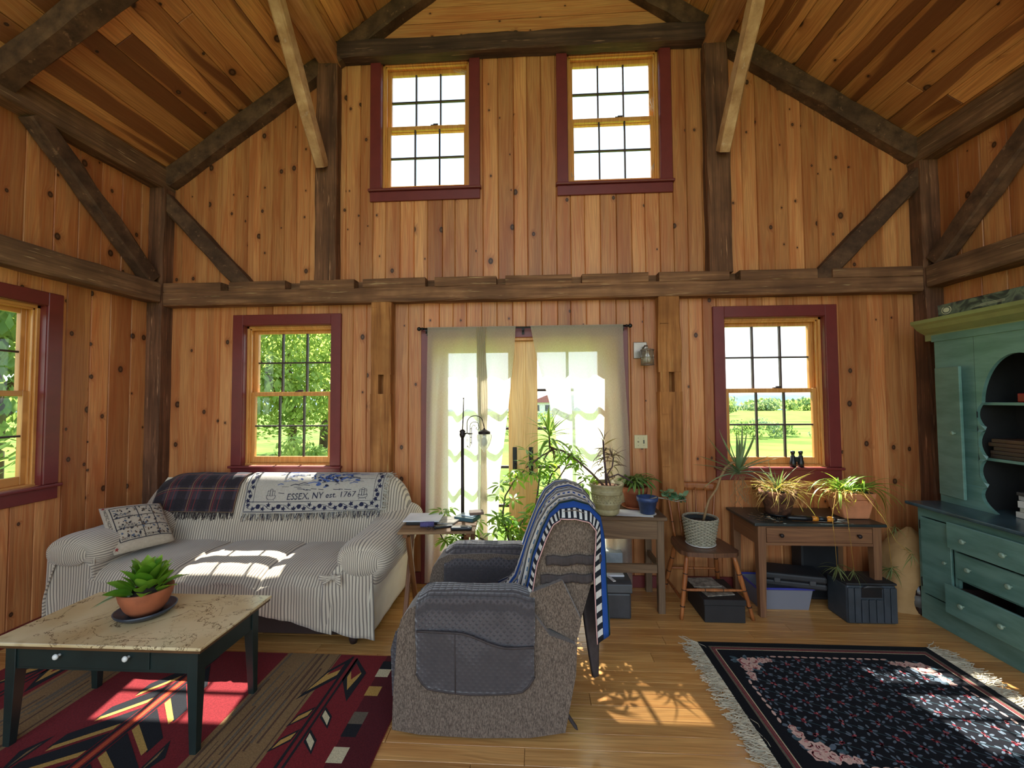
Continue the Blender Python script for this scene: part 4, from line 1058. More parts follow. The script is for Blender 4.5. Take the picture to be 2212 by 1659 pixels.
def lf(cx, cy, l, a, mi=6):
    lay[0] = .0098 + rg.uniform(0, 3e-4); flat(pm, fr_, ell(cx + l / 2 * cos(a), cy + l / 2 * sin(a), l / 2, l / 4.2, a, 7), mi, True)
ix0, ix1, iy0, iy1 = FX0 + .14, FX1 - .14, FY0 + .145, FY1 - .145
# small trellis of sprigs
for i in range(0, 15):
    for j in range(0, 20):
        x = ix0 + .03 + i * .0835; y = iy1 - .02 - j * .085 + (i % 12) * 0 - (i * .043) % .085
        if not (ix0 < x < ix1 and iy0 < y < iy1): continue
        dx, dy = min(x - ix0, ix1 - x), min(y - iy0, iy1 - y)
        if dx + dy < .20: continue
        for k in range(4): lay[0] = .0102; a = rg.uniform(0, 6.28); flat(pm, fr_, ell(x + .009 * cos(a), y + .009 * sin(a), .0075, .006, a, 6), 4 if k % 2 else 2, True)
        for k in range(6): a = k * 1.05 + rg.uniform(-.3, .3); lf(x + .016 * cos(a), y + .014 * sin(a), .024, a + rg.uniform(-.5, .5), 6)
        stroke(pm, fr_, [(x, y), (x + .042, y - .021), (x + .0835, y - .043)], .003, 7)
# corner bouquets
for cx, cy, sx, sy in ((ix0 + .03, iy1 - .03, 1, -1), (ix1 - .03, iy1 - .03, -1, -1), (ix0 + .03, iy0 + .03, 1, 1), (ix1 - .03, iy0 + .03, -1, 1)):
    for k in range(26): q = rg.random(); a = rg.uniform(0, 6.28); lf(cx + sx * rg.uniform(-.02, .20) * q, cy + sy * rg.uniform(-.02, .20) * (1 - q), .05, a, rg.choice((6, 7)))
    for dx, dy, r in ((.02, .02, .034), (.075, .01, .032), (.01, .075, .030), (.125, .005, .026), (.06, .06, .030), (.165, .0, .02), (.005, .13, .024), (.0, .165, .018)):
        rose(cx + sx * dx, cy + sy * dy, r)
# beaded inner garland
for y in (iy0 - .004, iy1 + .004):
    x = ix0 + .24
    while x < ix1 - .22: lay[0] = .0103; flat(pm, fr_, ell(x, y, .018, .0075, rg.uniform(-.2, .2), 8), 5, True); x += .044
for x in (ix0 - .004, ix1 + .004):
    y = iy0 + .24
    while y < iy1 - .22: lay[0] = .0103; flat(pm, fr_, ell(x, y, .018, .0075, pi / 2 + rg.uniform(-.2, .2), 8), 5, True); y += .044
pm.build('woven_pattern', RM, rug2)
fr = MB(); m_fr = plain('rug_fringe', (206, 194, 168), .95)
for x, s in ((FX0, -1), (FX1, 1)):
    roots = [(x, lerp(FY0, FY1, i / 420), rg.uniform(.003, .008)) for i in range(421)]
    for p in roots:
        p = Vector(p); L = rg.uniform(.07, .13); a = rg.gauss(.25, .35); pts = [p]
        for q in range(4):
            a += rg.uniform(-.6, .6); pts.append(Vector((pts[-1].x + s * L / 4 * cos(a), pts[-1].y - L / 4 * sin(a), max(.003, pts[-1].z + rg.uniform(-.004, .006)))))
        w = .0019; vs = [q_ for p_ in pts for q_ in (p_ + Vector((0, w, 0)), p_ - Vector((0, w, 0)))]
        fr.add(vs, [[2 * i, 2 * i + 1, 2 * i + 3, 2 * i + 2] for i in range(4)])
tag(fr.build('fringe', m_fr, rug2, thick=.002), kind='stuff')

# ---------------------------------------------------------------- recliner
def tweed(t, u, v):
    p = t.coord('pos'); n = t.noise(t.n('Mapping', None, Vector=p, Scale=(260, 260, 90)).outputs[0], 1, 3, .7)
    c = t.mix(t.map(n, .35, .65), lin((72, 60, 51)), lin((120, 104, 90)))
    return t.mix(t.map(t.noise(p, 140, 2), .6, .72, 0, .7), c, lin((56, 45, 40)))
m_tweed = cloth('tweed_upholstery', tweed, weave=260, bstr=.5)
def quilt():
    t = NT('quilted_cover'); p = t.coord('pos'); q = t.n('Mapping', None, Vector=p, Rotation=(0, radians(45), 0), Scale=(46, 46, 46)).outputs[0]
    s = t.sep(q); a = t.m('ABSOLUTE', t.m('SINE', t.m('MULTIPLY', s[0], 3.14159))); b = t.m('ABSOLUTE', t.m('SINE', t.m('MULTIPLY', s[2], 3.14159)))
    c2 = t.m('ABSOLUTE', t.m('SINE', t.m('MULTIPLY', s[1], 3.14159)))
    h = t.m('MULTIPLY', t.m('MAXIMUM', a, b), t.m('MAXIMUM', c2, .35))
    n = t.noise(p, 40, 3)
    c = t.mix(t.map(h, .35, 1), lin((54, 49, 51)), lin((78, 72, 74))); c = t.mix(t.m('MULTIPLY', n, .25), c, lin((104, 94, 92)))
    t.principled(c, .8, spec=.25, bump=h, bstr=.9, bdist=.008).inputs['Sheen Weight'].default_value = .5
    return t.mat
m_quilt = quilt(); m_velour = plain('dark_velour', (60, 51, 50), .8, var=.15, scale=20)
rec = thing('recliner', 'brown tweed recliner with a dark quilted seat protector in the middle of the room', 'armchair', (-.15, -1.2, 0))
prof = [(-.575, .035), (-.57, .20), (-.552, .46), (-.535, .525), (-.50, .572), (-.44, .600), (-.20, .610), (.00, .600), (.06, .575), (.10, .52), (.14, .47), (.262, .43), (.255, .30), (.205, .05), (.05, .022), (-.2, .012), (-.45, .018)]
mb = MB(); mb.prism(prof, 'y', -1.575, -1.405); mb.build('side_panel', m_tweed, rec, bevel=.035, seg=4, smooth_all=True)
mb = MB(); mb.prism(prof, 'y', -.985, -.815); mb.build('side_panel', m_tweed, rec, bevel=.035, seg=4, smooth_all=True)
mb = MB(); mb.box((-.52, -1.42, .06), (.22, -.97, .33)); mb.build('base', m_tweed, rec, bevel=.01)
mb = MB(); mb.prism([(-.60, .33), (-.60, .40), (-.56, .435), (-.30, .44), (.06, .40), (.06, .30), (-.55, .30)], 'y', -1.405, -.985); mb.build('seat_cushion', m_quilt, rec, bevel=.03, seg=4, smooth_all=True)
mb = MB(); mb.prism([(-.60, .06), (-.625, .08), (-.635, .30), (-.61, .39), (-.575, .39), (-.56, .06)], 'y', -1.425, -.965); mb.build('footrest', m_quilt, rec, bevel=.02, seg=3, smooth_all=True)
def backx(z, front=True): return lerp(-.01, .135, (z - .42) / .53) if front else lerp(.262, .375, (z - .43) / .49)
bprof = [(-.015, .40), (.03, .56), (.085, .75), (.135, .90), (.165, .965), (.21, 1.0), (.27, 1.008), (.33, .985), (.368, .93), (.375, .88), (.345, .70), (.30, .55), (.262, .425), (.15, .40)]
mb = MB(); mb.prism(bprof, 'y', -1.505, -.885); mb.build('backrest', m_tweed, rec, bevel=.04, seg=4, smooth_all=True)
# lower flap of the back where it meets the arm
mb = MB(); mb.prism([(.055, .64), (.20, .70), (.285, .52), (.262, .425), (.14, .487), (.12, .477), (.055, .49), (.025, .535)], 'y', -1.545, -1.50); mb.build('back_flap', m_tweed, rec, bevel=.012, seg=2)
# arm protectors with pockets
def armcover(y_in, y_out, nm):
    s = 1 if y_out > y_in else -1
    def sec(b):
        pts = [(y_in - s * .012, .40), (y_in - s * .008, .52), (y_in + s * .01, .60), (y_in + s * .05, .640), (y_out - s * .045, .642), (y_out - s * .004, .622), (y_out + s * .014, .57), (y_out + s * .014, .45), (y_out + s * .014, .36), (y_out + s * .013, .26)]
        k = b * (len(pts) - 1); i = min(int(k), len(pts) - 2); f = k - i; f2 = f
        return lerp(pts[i][0], pts[i + 1][0], f2), lerp(pts[i][1], pts[i + 1][1], f2)
    def fn(a, b):
        y, z = sec(b); x = lerp(-.465, .075, a)
        if b > .72:      # rounded lower corners and a sagging hem
            q = (b - .72) / .28; e = min(a, 1 - a) / .12
            if e < 1: x = lerp(x, -.195 + (x + .195) * (1 - .07 * q * q), 1)
            z += .07 * q * max(0, 1 - e) ** 2; z -= .03 * q * sin(pi * a)
        if z > .55: z -= .02 * smooth01((a - .8) / .2) + .03 * smooth01((.12 - a) / .12)
        return (x, y + .004 * nz(x * 14, z * 14), z + .004 * nz(x * 10, b * 6))
    mb = MB(); mb.grid(fn, 44, 44); return mb.build(nm, m_quilt, rec, thick=.010)
armcover(-1.405, -1.575, 'arm_protector'); armcover(-.985, -.815, 'arm_protector')
def pock(a, b):
    x = lerp(-.455, .070, a); top_ = .487 - .055 * smooth01((a - .35) / .45) + .004 * sin(a * 6); bot = .245 - .022 * sin(pi * a) + .06 * max(0, 1 - min(a, 1 - a) / .12) ** 2
    return (x, -1.600 - .012 * sin(pi * a) * (1 - b * .8) - .003 * nz(x * 20, b * 4), lerp(top_, bot, b))
mb = MB(); mb.grid(pock, 30, 16); mb.build('pocket', m_quilt, rec, thick=.007)
mb = MB(); mb.tube([(pock(a, 0)[0], pock(a, 0)[1] - .002, pock(a, 0)[2]) for a in [i / 20 for i in range(21)]], .005, 6)
mb.tube([(pock(a, 1)[0], pock(a, 1)[1] - .001, pock(a, 1)[2]) for a in [i / 20 for i in range(21)]], .006, 6); mb.tube([tuple(Vector(pock(.335, b)) + Vector((0, -.004, 0))) for b in (0, .3, .6, 1)], .003, 6); mb.build('piping', m_velour, rec)
# gathered straps round the back
for z0, z1 in ((.795, .752), (.708, .668)):
    def st(a, b):
        x = lerp(.115 + (z0 - .75) * .3, .352 + (z0 - .75) * .3, a); return (x, -1.512 - .006 * abs(sin(a * 26)) , lerp(z0, z1, b) + .012 * a + .004 * sin(a * 13))
    mb = MB(); mb.grid(st, 40, 4); mb.build('strap', m_velour, rec, thick=.004)
    mb = MB(); mb.box((.352 + (z0 - .75) * .3, -1.51, z1 + .012), (.372 + (z0 - .75) * .3, -.88, z0 + .012)); mb.build('strap', m_velour, rec, bevel=.008)
mb = MB(); mb.tube([(.225, -1.52, .40), (.235, -1.525, .30), (.20, -1.52, .17), (.215, -1.53, .10), (.255, -1.535, .045), (.262, -1.535, .035)], [.006, .005, .006, .009, .008, .003], 6); mb.build('tie_strap', m_velour, rec)
for x, y in ((.14, -1.50), (.14, -.9), (-.45, -1.50), (-.45, -.9)):
    mb = MB(); mb.tube([(x - .012, y, .022), (x + .012, y, .022)], .022, 12); mb.box((x - .02, y - .016, .03), (x + .03, y + .016, .055)); mb.build('caster', m_black, rec)

# crocheted throw over the back of the recliner
def afghan():
    t = NT('striped_afghan'); uv = t.sep(t.coord('uv')); u, v = uv[0], uv[1]
    W_ = lin((228, 226, 220)); K = lin((22, 26, 36)); B = lin((30, 78, 160)); T_ = lin((40, 110, 160)); G = lin((18, 52, 46)); N_ = lin((24, 36, 74)); L_ = lin((150, 148, 146)); Pk = lin((206, 160, 156)); 
    seq = [(0, K), (.003, K), (.048, B), (.088, G), (.110, L_), (.138, T_), (.150, W_), (.172, K), (.182, L_), (.20, W_), (.215, B), (.24, W_), (.262, N_), (.276, L_), (.31, T_), (.335, W_), (.36, K), (.375, L_), (.40, B), (.43, W_), (.455, K), (.47, L_), (.50, N_), (.53, W_), (.555, T_), (.58, K), (.60, L_), (.63, B), (.655, W_), (.68, N_)]
    c = None
    r1 = t.ramp(t.m('DIVIDE', u, .7), [(min(1, p / .7), col) for p, col in seq[:15]], 'CONSTANT'); r2 = t.ramp(t.m('DIVIDE', u, .7), [(min(1, p / .7), col) for p, col in seq[15:]], 'CONSTANT')
    c = t.mix(t.m('GREATER_THAN', u, seq[15][0]), r1, r2)
    ck = t.m('GREATER_THAN', t.m('FRACT', t.m('DIVIDE', v, .048)), .5)
    def chk(a, b, col):
        nonlocal c
        m_ = t.m('MULTIPLY', t.m('GREATER_THAN', u, a), t.m('LESS_THAN', u, b)); c = t.mix(t.m('MULTIPLY', m_, ck), c, col)
    chk(.003, .046, W_); chk(.215, .24, W_); chk(.36, .375, T_); chk(.138, .150, W_); chk(.455, .47, W_)
    n = t.noise(t.n('Mapping', None, Vector=t.coord('uv'), Scale=(300, 120, 1)).outputs[0], 1, 3)
    c = t.mix(t.m('MULTIPLY', n, .14), c, lin((120, 124, 130)))
    w = t.n('TexVoronoi', None, Vector=t.coord('uv'), Scale=220).outputs[0]
    t.principled(c, .95, spec=.1, bump=w, bstr=.6, bdist=.004); return t.mat
APTH = [(-.13, .475), (-.075, .50), (-.03, .55), (.015, .66), (.06, .78), (.105, .90), (.145, .975), (.20, 1.022), (.265, 1.034), (.335, 1.012), (.385, .955), (.398, .87), (.40, .75), (.405, .60), (.41, .47)]
def af_fn(a, b):
    k = b * (len(APTH) - 1); i = min(int(k), len(APTH) - 2); f = k - i
    x, z = lerp(APTH[i][0], APTH[i + 1][0], f), lerp(APTH[i][1], APTH[i + 1][1], f)
    y = lerp(-1.525, -.865, a)
    if b < .28: # front end: near edge stops on the arm, the far part runs down to the seat
        q = (1 - b / .28); z += .09 * q * (1 - smooth01(a / .4)) - .02 * q; x += .10 * q * (1 - smooth01(a / .5)) ; y += .02 * q
    if b > .72:   # the tail behind narrows towards the near side
        q = (b - .72) / .28; y = lerp(y, lerp(-1.53, -1.20, a), q); z -= .05 * q * (1 - a)
    e = 4 * a * (1 - a); top_ = math.exp(-((b - .57) / .17) ** 2)
    z += .018 * top_ * (e - .5); x += .0
    w = .012 * sin(a * 19 + 2 * sin(b * 5)) * (.35 + .65 * (1 - top_)) + .006 * nz(a * 5, b * 9)
    nx = -1 if b < .5 else 1
    q = max(0, 1 - a / .16) ** 1.6; x -= nx * .045 * q * (1 - top_); z -= .05 * q * top_; y -= .012 * q
    x += nx * w * (1 - top_ * .7); z += w * top_ * .8
    return (x, y, z)
mb = MB(); mb.grid(af_fn, 80, 70, uvfn=lambda a, b: (a * .7, b * 1.75))
afg = tag(mb.build('crocheted_throw', afghan(), thick=.008), 'blue, white and black striped throw hung over the recliner back', 'blanket')
mb = MB(); mb.tube([tuple(Vector(af_fn(0, b)) + Vector((0, -.004, 0))) for b in [i / 60 for i in range(61)]], .0026, 6); mb.build('edging', plain('pink_edging', (206, 160, 156), .9), afg)
# dark lap cloth end hanging behind the chair
mb = MB()
def tail(a, b):
    z = lerp(.62, .20, b); w = lerp(.05, .014, b ** 1.5); return (lerp(.335, .36, b) + lerp(-w, w, a) * .8, -1.42 + lerp(-w, w, a) * .5, z)
mb.grid(tail, 6, 14); mb.build('cover_tail', m_velour, rec, thick=.02)
# ---------------------------------------------------------------- tray table and what lies on it
m_tray = wood('tray_wood', 'yx', light=(150, 116, 80), mid=(118, 86, 56), dark=(64, 42, 26), rough=.6, vary=.1)
m_traylegs = wood('tray_legs', 'xz', light=(150, 96, 54), mid=(112, 68, 38), dark=(60, 34, 20), rough=.5, vary=.1)
tr = thing('tray_table', 'weathered folding tray table with crossed legs beside the sofa arm', 'table', (-.575, -.61, 0))
RZ = Matrix.Translation((-.575, -.61, 0)) @ Matrix.Rotation(radians(4), 4, 'Z')
for k in range(4): MB().box((-.25, -.18 + k * .09 + .001, .655), (.25, -.18 + (k + 1) * .09 - .001, .672), M=RZ).build('slat', m_tray, tr, bevel=.003)
for x in (-.205, .205): MB().box((x - .014, -.16, .628), (x + .014, .16, .655), M=RZ).build('cleat', m_traylegs, tr)
for x, s in ((-.215, 1), (.215, -1)):
    for a, b, dx in ((-.15, .13, 0), (.15, -.13, .024 * s)):
        mb = MB(); p, q = RZ @ Vector((x + dx, a, 0)), RZ @ Vector((x + dx, b, .63))
        hewn(mb, p, q, .02, .032, (1, 0, 0), jit=.0, ch=.003, seg=.3); mb.build('leg', m_traylegs, tr)
for y, z in ((-.125, .06), (.125, .06)): MB().box((-.205, y - .008, z), (.205, y + .008, z + .03), M=RZ).build('stretcher', m_traylegs, tr)
m_paper = plain('white_paper', (222, 222, 226), .6, var=.03); m_ink = plain('black_plastic', (24, 24, 28), .35); m_news = plain('newsprint', (176, 170, 158), .8, var=.2, scale=30)
def slab(name, label, cat, c, size, rot, mat, z, bevel=.002, group=None):
    Mx = Matrix.Translation((c[0], c[1], z)) @ Matrix.Rotation(radians(rot), 4, 'Z')
    mb = MB().box((-size[0] / 2, -size[1] / 2, 0), (size[0] / 2, size[1] / 2, size[2]), M=Mx)
    return tag(mb.build(name, mat, bevel=bevel, seg=2), label, cat, group)
TZ = .6725
slab('notebook', 'black notebook under the white folder on the tray table', 'notebook', (-.70, -.575), (.21, .15, .018), 3, m_ink, TZ)
slab('paper_folder', 'white paper folder on the left of the tray table', 'folder', (-.705, -.545), (.25, .20, .008), 2, m_paper, TZ + .0185)
tag(MB().tube([(-.69, -.70, TZ + .018), (-.60, -.69, TZ + .018)], [.017, .018], 14).build('yarn_roll', plain('purple_yarn', (86, 78, 128), .95, bump=.6, scale=120)), 'small roll of purple yarn at the front of the tray table', 'yarn')
rm = slab('remote_control', 'thin black remote control with a row of buttons on the tray table', 'remote', (-.535, -.70), (.125, .035, .014), 24, m_ink, TZ, .004)
mb = MB(); Mx = Matrix.Translation((-.535, -.70, TZ)) @ Matrix.Rotation(radians(24), 4, 'Z')
for k in range(8): mb.box((-.045 + k * .011, -.006, .014), (-.039 + k * .011, 0, .0155), M=Mx)
mb.build('buttons', m_news, rm)
ph = slab('cordless_phone', 'rounded black handset nearest the front right corner of the tray table', 'phone', (-.405, -.745), (.14, .045, .024), 3, m_ink, TZ, .009)
MB().box((-.055, -.014, .0242), (.055, .014, .025), M=Matrix.Translation((-.405, -.745, TZ)) @ Matrix.Rotation(radians(3), 4, 'Z')).build('keypad', m_news, ph)
slab('newspaper', 'folded newspaper in the middle of the tray table', 'newspaper', (-.535, -.56), (.15, .16, .012), -14, m_news, TZ)
slab('hardcover_book', 'teal hardcover book at the back right of the tray table', 'book', (-.405, -.50), (.15, .12, .026), -20, plain('teal_cover', (60, 92, 98), .5), TZ)
slab('envelope', 'pale blue envelope lying on the teal book', 'envelope', (-.39, -.50), (.10, .07, .006), -28, plain('pale_blue', (178, 196, 208), .6), TZ + .0265)
slab('paperback_book', 'brown paperback jutting from the back right of the tray table', 'book', (-.345, -.475), (.10, .08, .018), 12, plain('brown_cover', (110, 84, 70), .6), TZ + .033)
gl = MB()
for dx in (-.018, .018): gl.tube([(-.60 + dx + .013 * cos(t), -.755 + .006 * sin(t), TZ + .014 + .012 * sin(t)) for t in [2 * pi * k / 12 for k in range(13)]], .0014, 5)
for dx in (-.031, .031): gl.tube([(-.60 + dx, -.755, TZ + .018), (-.60 + dx * 1.1, -.70, TZ + .004)], .0014, 5)
tag(gl.build('eyeglasses', m_ink), 'pair of thin dark eyeglasses at the front edge of the tray table', 'glasses')

# ---------------------------------------------------------------- floor lamp
m_bronze = plain('dark_bronze', (52, 42, 42), .5, metal=.6)
lx, ly = -.475, -.30
lp = thing('floor_lamp', 'tall bronze bridge lamp with a scrolled arm and glass globe', 'lamp', (lx, ly, 0))
MB().lathe([(.13, 0), (.135, .012), (.11, .025), (.05, .035), (.02, .06)], (lx, ly, 0), 24).build('base', m_bronze, lp)
MB().tube([(lx, ly, .03), (lx, ly, .75), (lx, ly, 1.255)], [.0135, .013, .012], 12).build('pole', m_bronze, lp)
mb = MB(); mb.tube([(lx, ly, 1.28), (lx + .006, ly, 1.40), (lx + .009, ly, 1.53)], [.0045, .005, .003], 8); mb.sphere((lx + .009, ly, 1.533), .006, 8, 6); mb.build('finial_rod', m_bronze, lp)
mb = MB(); mb.lathe([(.012, -.035), (.021, -.02), (.024, -.006), (.019, .004), (.024, .016), (.012, .03), (.004, .032)], (lx, ly, 1.265), 12); mb.build('collar', m_bronze, lp)
mb = MB(); mb.tube([(lx + .018, ly, 1.262), (lx + .035, ly, 1.266), (lx + .05, ly, 1.262), (lx + .082, ly, 1.262)], [.008, .004, .007, .002], 8); mb.build('bracket', m_bronze, lp)
hk = [(lx + .036, ly, 1.262), (lx + .036, ly, 1.33)] + [(lx + .098 - .062 * cos(t), ly, 1.345 + .055 * sin(t)) for t in [pi * k / 14 for k in range(13)]] + [(lx + .168, ly, 1.31)]
MB().tube(hk, .0035, 7).build('arm', m_bronze, lp)
sc1 = [(lx + .044, ly, 1.165), (lx + .038, ly, 1.16), (lx + .036, ly, 1.172), (lx + .052, ly, 1.152), (lx + .060, ly, 1.175), (lx + .060, ly, 1.32)] + [(lx + .094 - .034 * cos(t), ly, 1.325 + .028 * sin(t)) for t in [pi * k / 10 for k in range(9)]] + [(lx + .128, ly, 1.305), (lx + .118, ly, 1.29), (lx + .106, ly, 1.30), (lx + .110, ly, 1.312)]
mb = MB(); mb.tube(sc1, .0028, 6); mb.tube([(lx + .070, ly, 1.18), (lx + .070, ly, 1.31), (lx + .085, ly, 1.33), (lx + .10, ly, 1.32)], .0025, 6)
for z in (1.30, 1.235, 1.195): mb.tube([(lx + .060, ly, z), (lx + .070, ly, z)], .003, 6)
mb.build('scroll', m_bronze, lp)
mb = MB()
for k, z in enumerate((1.238, 1.222, 1.208)): mb.tube([(lx + .036 + .006 * cos(t), ly, z + .009 * sin(t)) for t in [2 * pi * q / 10 for q in range(11)]], .0013, 5)
mb.build('chain', m_bronze, lp)
gx = lx + .168
MB().lathe([(.046, -.008), (.047, .008), (.036, .014), (.022, .022), (.006, .030), (.005, .04)], (gx, ly, 1.268), 20).build('cap', m_bronze, lp)
def thick_glass(name):
    t = NT(name); fc = t.n('LayerWeight', None, Blend=.5).outputs['Facing']; tr_ = t.n('BsdfTransparent', None, Color=t.mix(t.map(fc, .35, .95), (.93, .95, .93, 1), (.52, .54, .52, 1))); g = t.n('BsdfGlossy', None, Roughness=.06); d = t.n('BsdfTranslucent', None, Color=(.8, .82, .8, 1))
    f = t.n('LayerWeight', None, Blend=.35).outputs['Facing']; ff = t.m('MULTIPLY_ADD', t.m('POWER', f, 2.0), .6, .12)
    a = t.n('MixShader', None, Fac=ff, _1=tr_.outputs[0], _2=g.outputs[0]); b = t.n('MixShader', None, Fac=.32, _1=a.outputs[0], _2=d.outputs[0]); t.t.links.new(b.outputs[0], t.out.inputs[0]); return t.mat
m_tglass = thick_glass('seeded_glass')
MB().lathe([(.003, -.142), (.007, -.135), (.008, -.128), (.02, -.118), (.042, -.085), (.055, -.045), (.059, -.02), (.055, -.006), (.044, 0)], (gx, ly, 1.262), 24).build('globe', m_tglass, lp)
mb = MB(); mb.lathe([(.012, -.006), (.013, -.022), (.009, -.028)], (gx, ly, 1.262), 12); mb.lathe([(.001, -.098), (.018, -.088), (.024, -.068), (.02, -.045), (.011, -.026)], (gx, ly, 1.262), 14); mb.build('bulb', plain('frosted_bulb', (226, 222, 210), .3, var=.02), lp)

# ---------------------------------------------------------------- sconce and switch on the wall
m_steel = plain('brushed_nickel', (150, 140, 130), .35, metal=.8)
sc = thing('sconce_lamp', 'small nickel wall sconce with a caged glass lamp right of the curtains', 'sconce', (.95, 0, 1.85))
MB().box((.896, -.016, 1.852), (1.003, -.0025, 1.987)).build('backplate', m_steel, sc, bevel=.004, seg=2)
MB().tube([(.97, -.015, 1.935), (.975, -.06, 1.95), (.985, -.09, 1.945), (.985, -.09, 1.915)], .007, 8).build('arm', m_steel, sc)
MB().lathe([(.05, -.125), (.05, 0), (.02, .006)], (.985, -.09, 1.918), 18).build('glass_shade', m_tglass, sc)
mb = MB()
for z in (1.793, 1.852, 1.912): mb.tube([(.985 + .0525 * cos(t), -.09 + .0525 * sin(t), z) for t in [2 * pi * k / 18 for k in range(19)]], .003, 6)
for k in range(6): t = k * pi / 3 + .3; mb.tube([(.985 + .0525 * cos(t), -.09 + .0525 * sin(t), 1.793), (.985 + .0525 * cos(t), -.09 + .0525 * sin(t), 1.912)], .0022, 6)
mb.build('cage', m_steel, sc)
mb = MB(); mb.lathe([(.001, 0), (.02, .006), (.030, .03), (.024, .055), (.012, .08), (.011, .1)], (.985, -.09, 1.808), 16); mb.build('bulb', plain('frosted_bulb2', (222, 214, 200), .3, var=.02), sc)
sw = thing('switch_plate', 'cream double light switch plate beside the right post', 'switch', (.944, 0, 1.116))
MB().box((.891, -.008, 1.116), (.997, -.0025, 1.225)).build('plate', plain('ivory_plastic', (196, 182, 140), .4, var=.03), sw, bevel=.003, seg=2)
MB().box((.962, -.011, 1.155), (.971, -.0075, 1.185)).build('toggle', m_ink, sw)
mb = MB(); mb.tube([(.922, -.008, 1.17), (.922, -.016, 1.17)], .006, 10); 
for x in (.922, .9665):
    for z in (1.14, 1.20): mb.tube([(x, -.008, z), (x, -.0095, z)], .003, 8)
mb.build('dimmer', plain('switch_brass', (120, 110, 84), .4), sw)

# ---------------------------------------------------------------- plant table
m_old = wood('grey_oak', 'zx', light=(128, 100, 72), mid=(100, 76, 54), dark=(58, 42, 30), rough=.7, vary=.1)
m_oldz = wood('grey_oak_leg', 'xz', light=(128, 102, 76), mid=(100, 78, 56), dark=(58, 42, 30), rough=.7, vary=.1)
wt = thing('plant_table', 'weathered wooden table with a low rail in front of the right curtain', 'table', (.64, -.23, 0))
MB().box((.26, -.445, .655), (1.012, -.03, .68)).build('tabletop', m_old, wt, bevel=.004)
for x0 in (.28, .945):
    for y0 in (-.425, -.09): 
        mb = MB(); hewn(mb, (x0 + .024, y0 + .024, 0), (x0 + .024, y0 + .024, .655), .048, .048, (0, 1, 0), jit=.002, ch=.003, seg=.2, seed=int(x0 * 99)); mb.build('leg', m_oldz, wt)
MB().box((.328, -.42, .52), (.945, -.40, .655)).build('apron', m_old, wt); MB().box((.328, -.07, .52), (.945, -.05, .655)).build('apron', m_old, wt)
for x in (.30, .958): MB().box((x - .01, -.377, .54), (x + .012, -.09, .655)).build('apron', m_old, wt)
MB().box((.328, -.415, .278), (.945, -.385, .338)).build('rail', m_old, wt, bevel=.003)
for x in (.304, .969): MB().box((x - .012, -.377, .285), (x + .012, -.09, .33)).build('rail', m_old, wt, bevel=.003)
tb = thing('toolbox', 'dark grey plastic toolbox under the plant table', 'toolbox', (.64, -.36, 0))
m_tb = plain('charcoal_plastic', (62, 62, 64), .45)
MB().box((.545, -.51, 0), (.735, -.20, .175)).build('body', m_tb, tb, bevel=.012, seg=2)
mb = MB(); mb.prism([(-.515, .176), (-.505, .235), (-.47, .25), (-.20, .25), (-.195, .176)], 'x', .538, .742); mb.build('lid', m_tb, tb, bevel=.008, seg=2)
mb = MB(); mb.box((.57, -.42, .25), (.71, -.26, .262)); mb.build('lid_tray', m_paper, tb, bevel=.004)
mb = MB(); mb.box((.742, -.40, .15), (.755, -.34, .20)); mb.build('latch', m_tb, tb, bevel=.003)
MB().box((.55, -.512, .06), (.575, -.5105, .072)).build('sticker', m_porc, tb)
slab('table_knife', 'pale plastic scraper lying across the toolbox lid', 'scraper', (.60, -.44), (.022, .14, .006), 20, m_paper, .2535)
# white crate behind the toolbox
slab('storage_box', 'pale grey flat box behind the toolbox near the doors', 'box', (.62, -.10), (.26, .14, .33), 0, plain('pale_box', (170, 176, 178), .6), 0, .004)

# ---- pots on the plant table
m_beige = plain('beige_glaze', (168, 156, 116), .55, var=.1, bump=.15, scale=30)
bx_, by_ = .604, -.345; bz = .6815
bp = thing('dracaena_pot', 'leggy dracaena in a large beige embossed pot on the plant table', 'plant', (bx_, by_, bz))
prof = [(.082, 0), (.086, .006), (.092, .036), (.0905, .038), (.0905, .044), (.094, .046), (.098, .075), (.1005, .078), (.1005, .085), (.099, .087), (.110, .150), (.1135, .152), (.1135, .158), (.112, .160), (.1155, .166), (.1155, .172), (.114, .174), (.121, .205), (.126, .212), (.127, .222), (.118, .222), (.112, .19), (.0005, .188)]
MB().lathe(prof, (bx_, by_, bz), 36).build('pot', m_beige, bp)
mb = MB(); rg = random.Random(6)
for k in range(26):
    t = 2 * pi * k / 26
    for zz in (.10, .118, .136):
        r = lerp(.1005, .109, (zz - .085) / .065) + .001; mb.sphere((bx_ + r * cos(t + .1 * (zz > .11)), by_ + r * sin(t + .1 * (zz > .11)), bz + zz), .0065, 6, 4, sc=(.8, .8, 1.1))
mb.build('relief', m_beige, bp)
MB().lathe([(.001, .205), (.115, .200)], (bx_, by_, bz), 20).build('soil', plain('pale_grit', (150, 110, 84), .95, bump=.6, scale=60), bp)
m_stem = plain('woody_stem', (92, 70, 58), .8, bump=.3, scale=40); m_stem2 = plain('dark_stem', (74, 52, 56), .8, bump=.3, scale=40)
crown1, crown2 = Vector((.19, -.33, 1.19)), Vector((.592, -.34, 1.19))
MB().tube([(bx_ - .02, by_, .88), (.50, -.34, .97), (.40, -.335, 1.06), (.29, -.33, 1.135), (.225, -.33, 1.15), (.19, -.33, 1.17), (.185, -.33, 1.28)], [.008, .008, .007, .007, .008, .008, .006], 8).build('stem', m_stem, bp)
MB().tube([(.225, -.33, 1.15), (.13, -.335, 1.10), (.05, -.34, 1.04), (.01, -.345, 1.01)], [.006, .006, .008, .004], 7).build('stem', m_stem, bp)
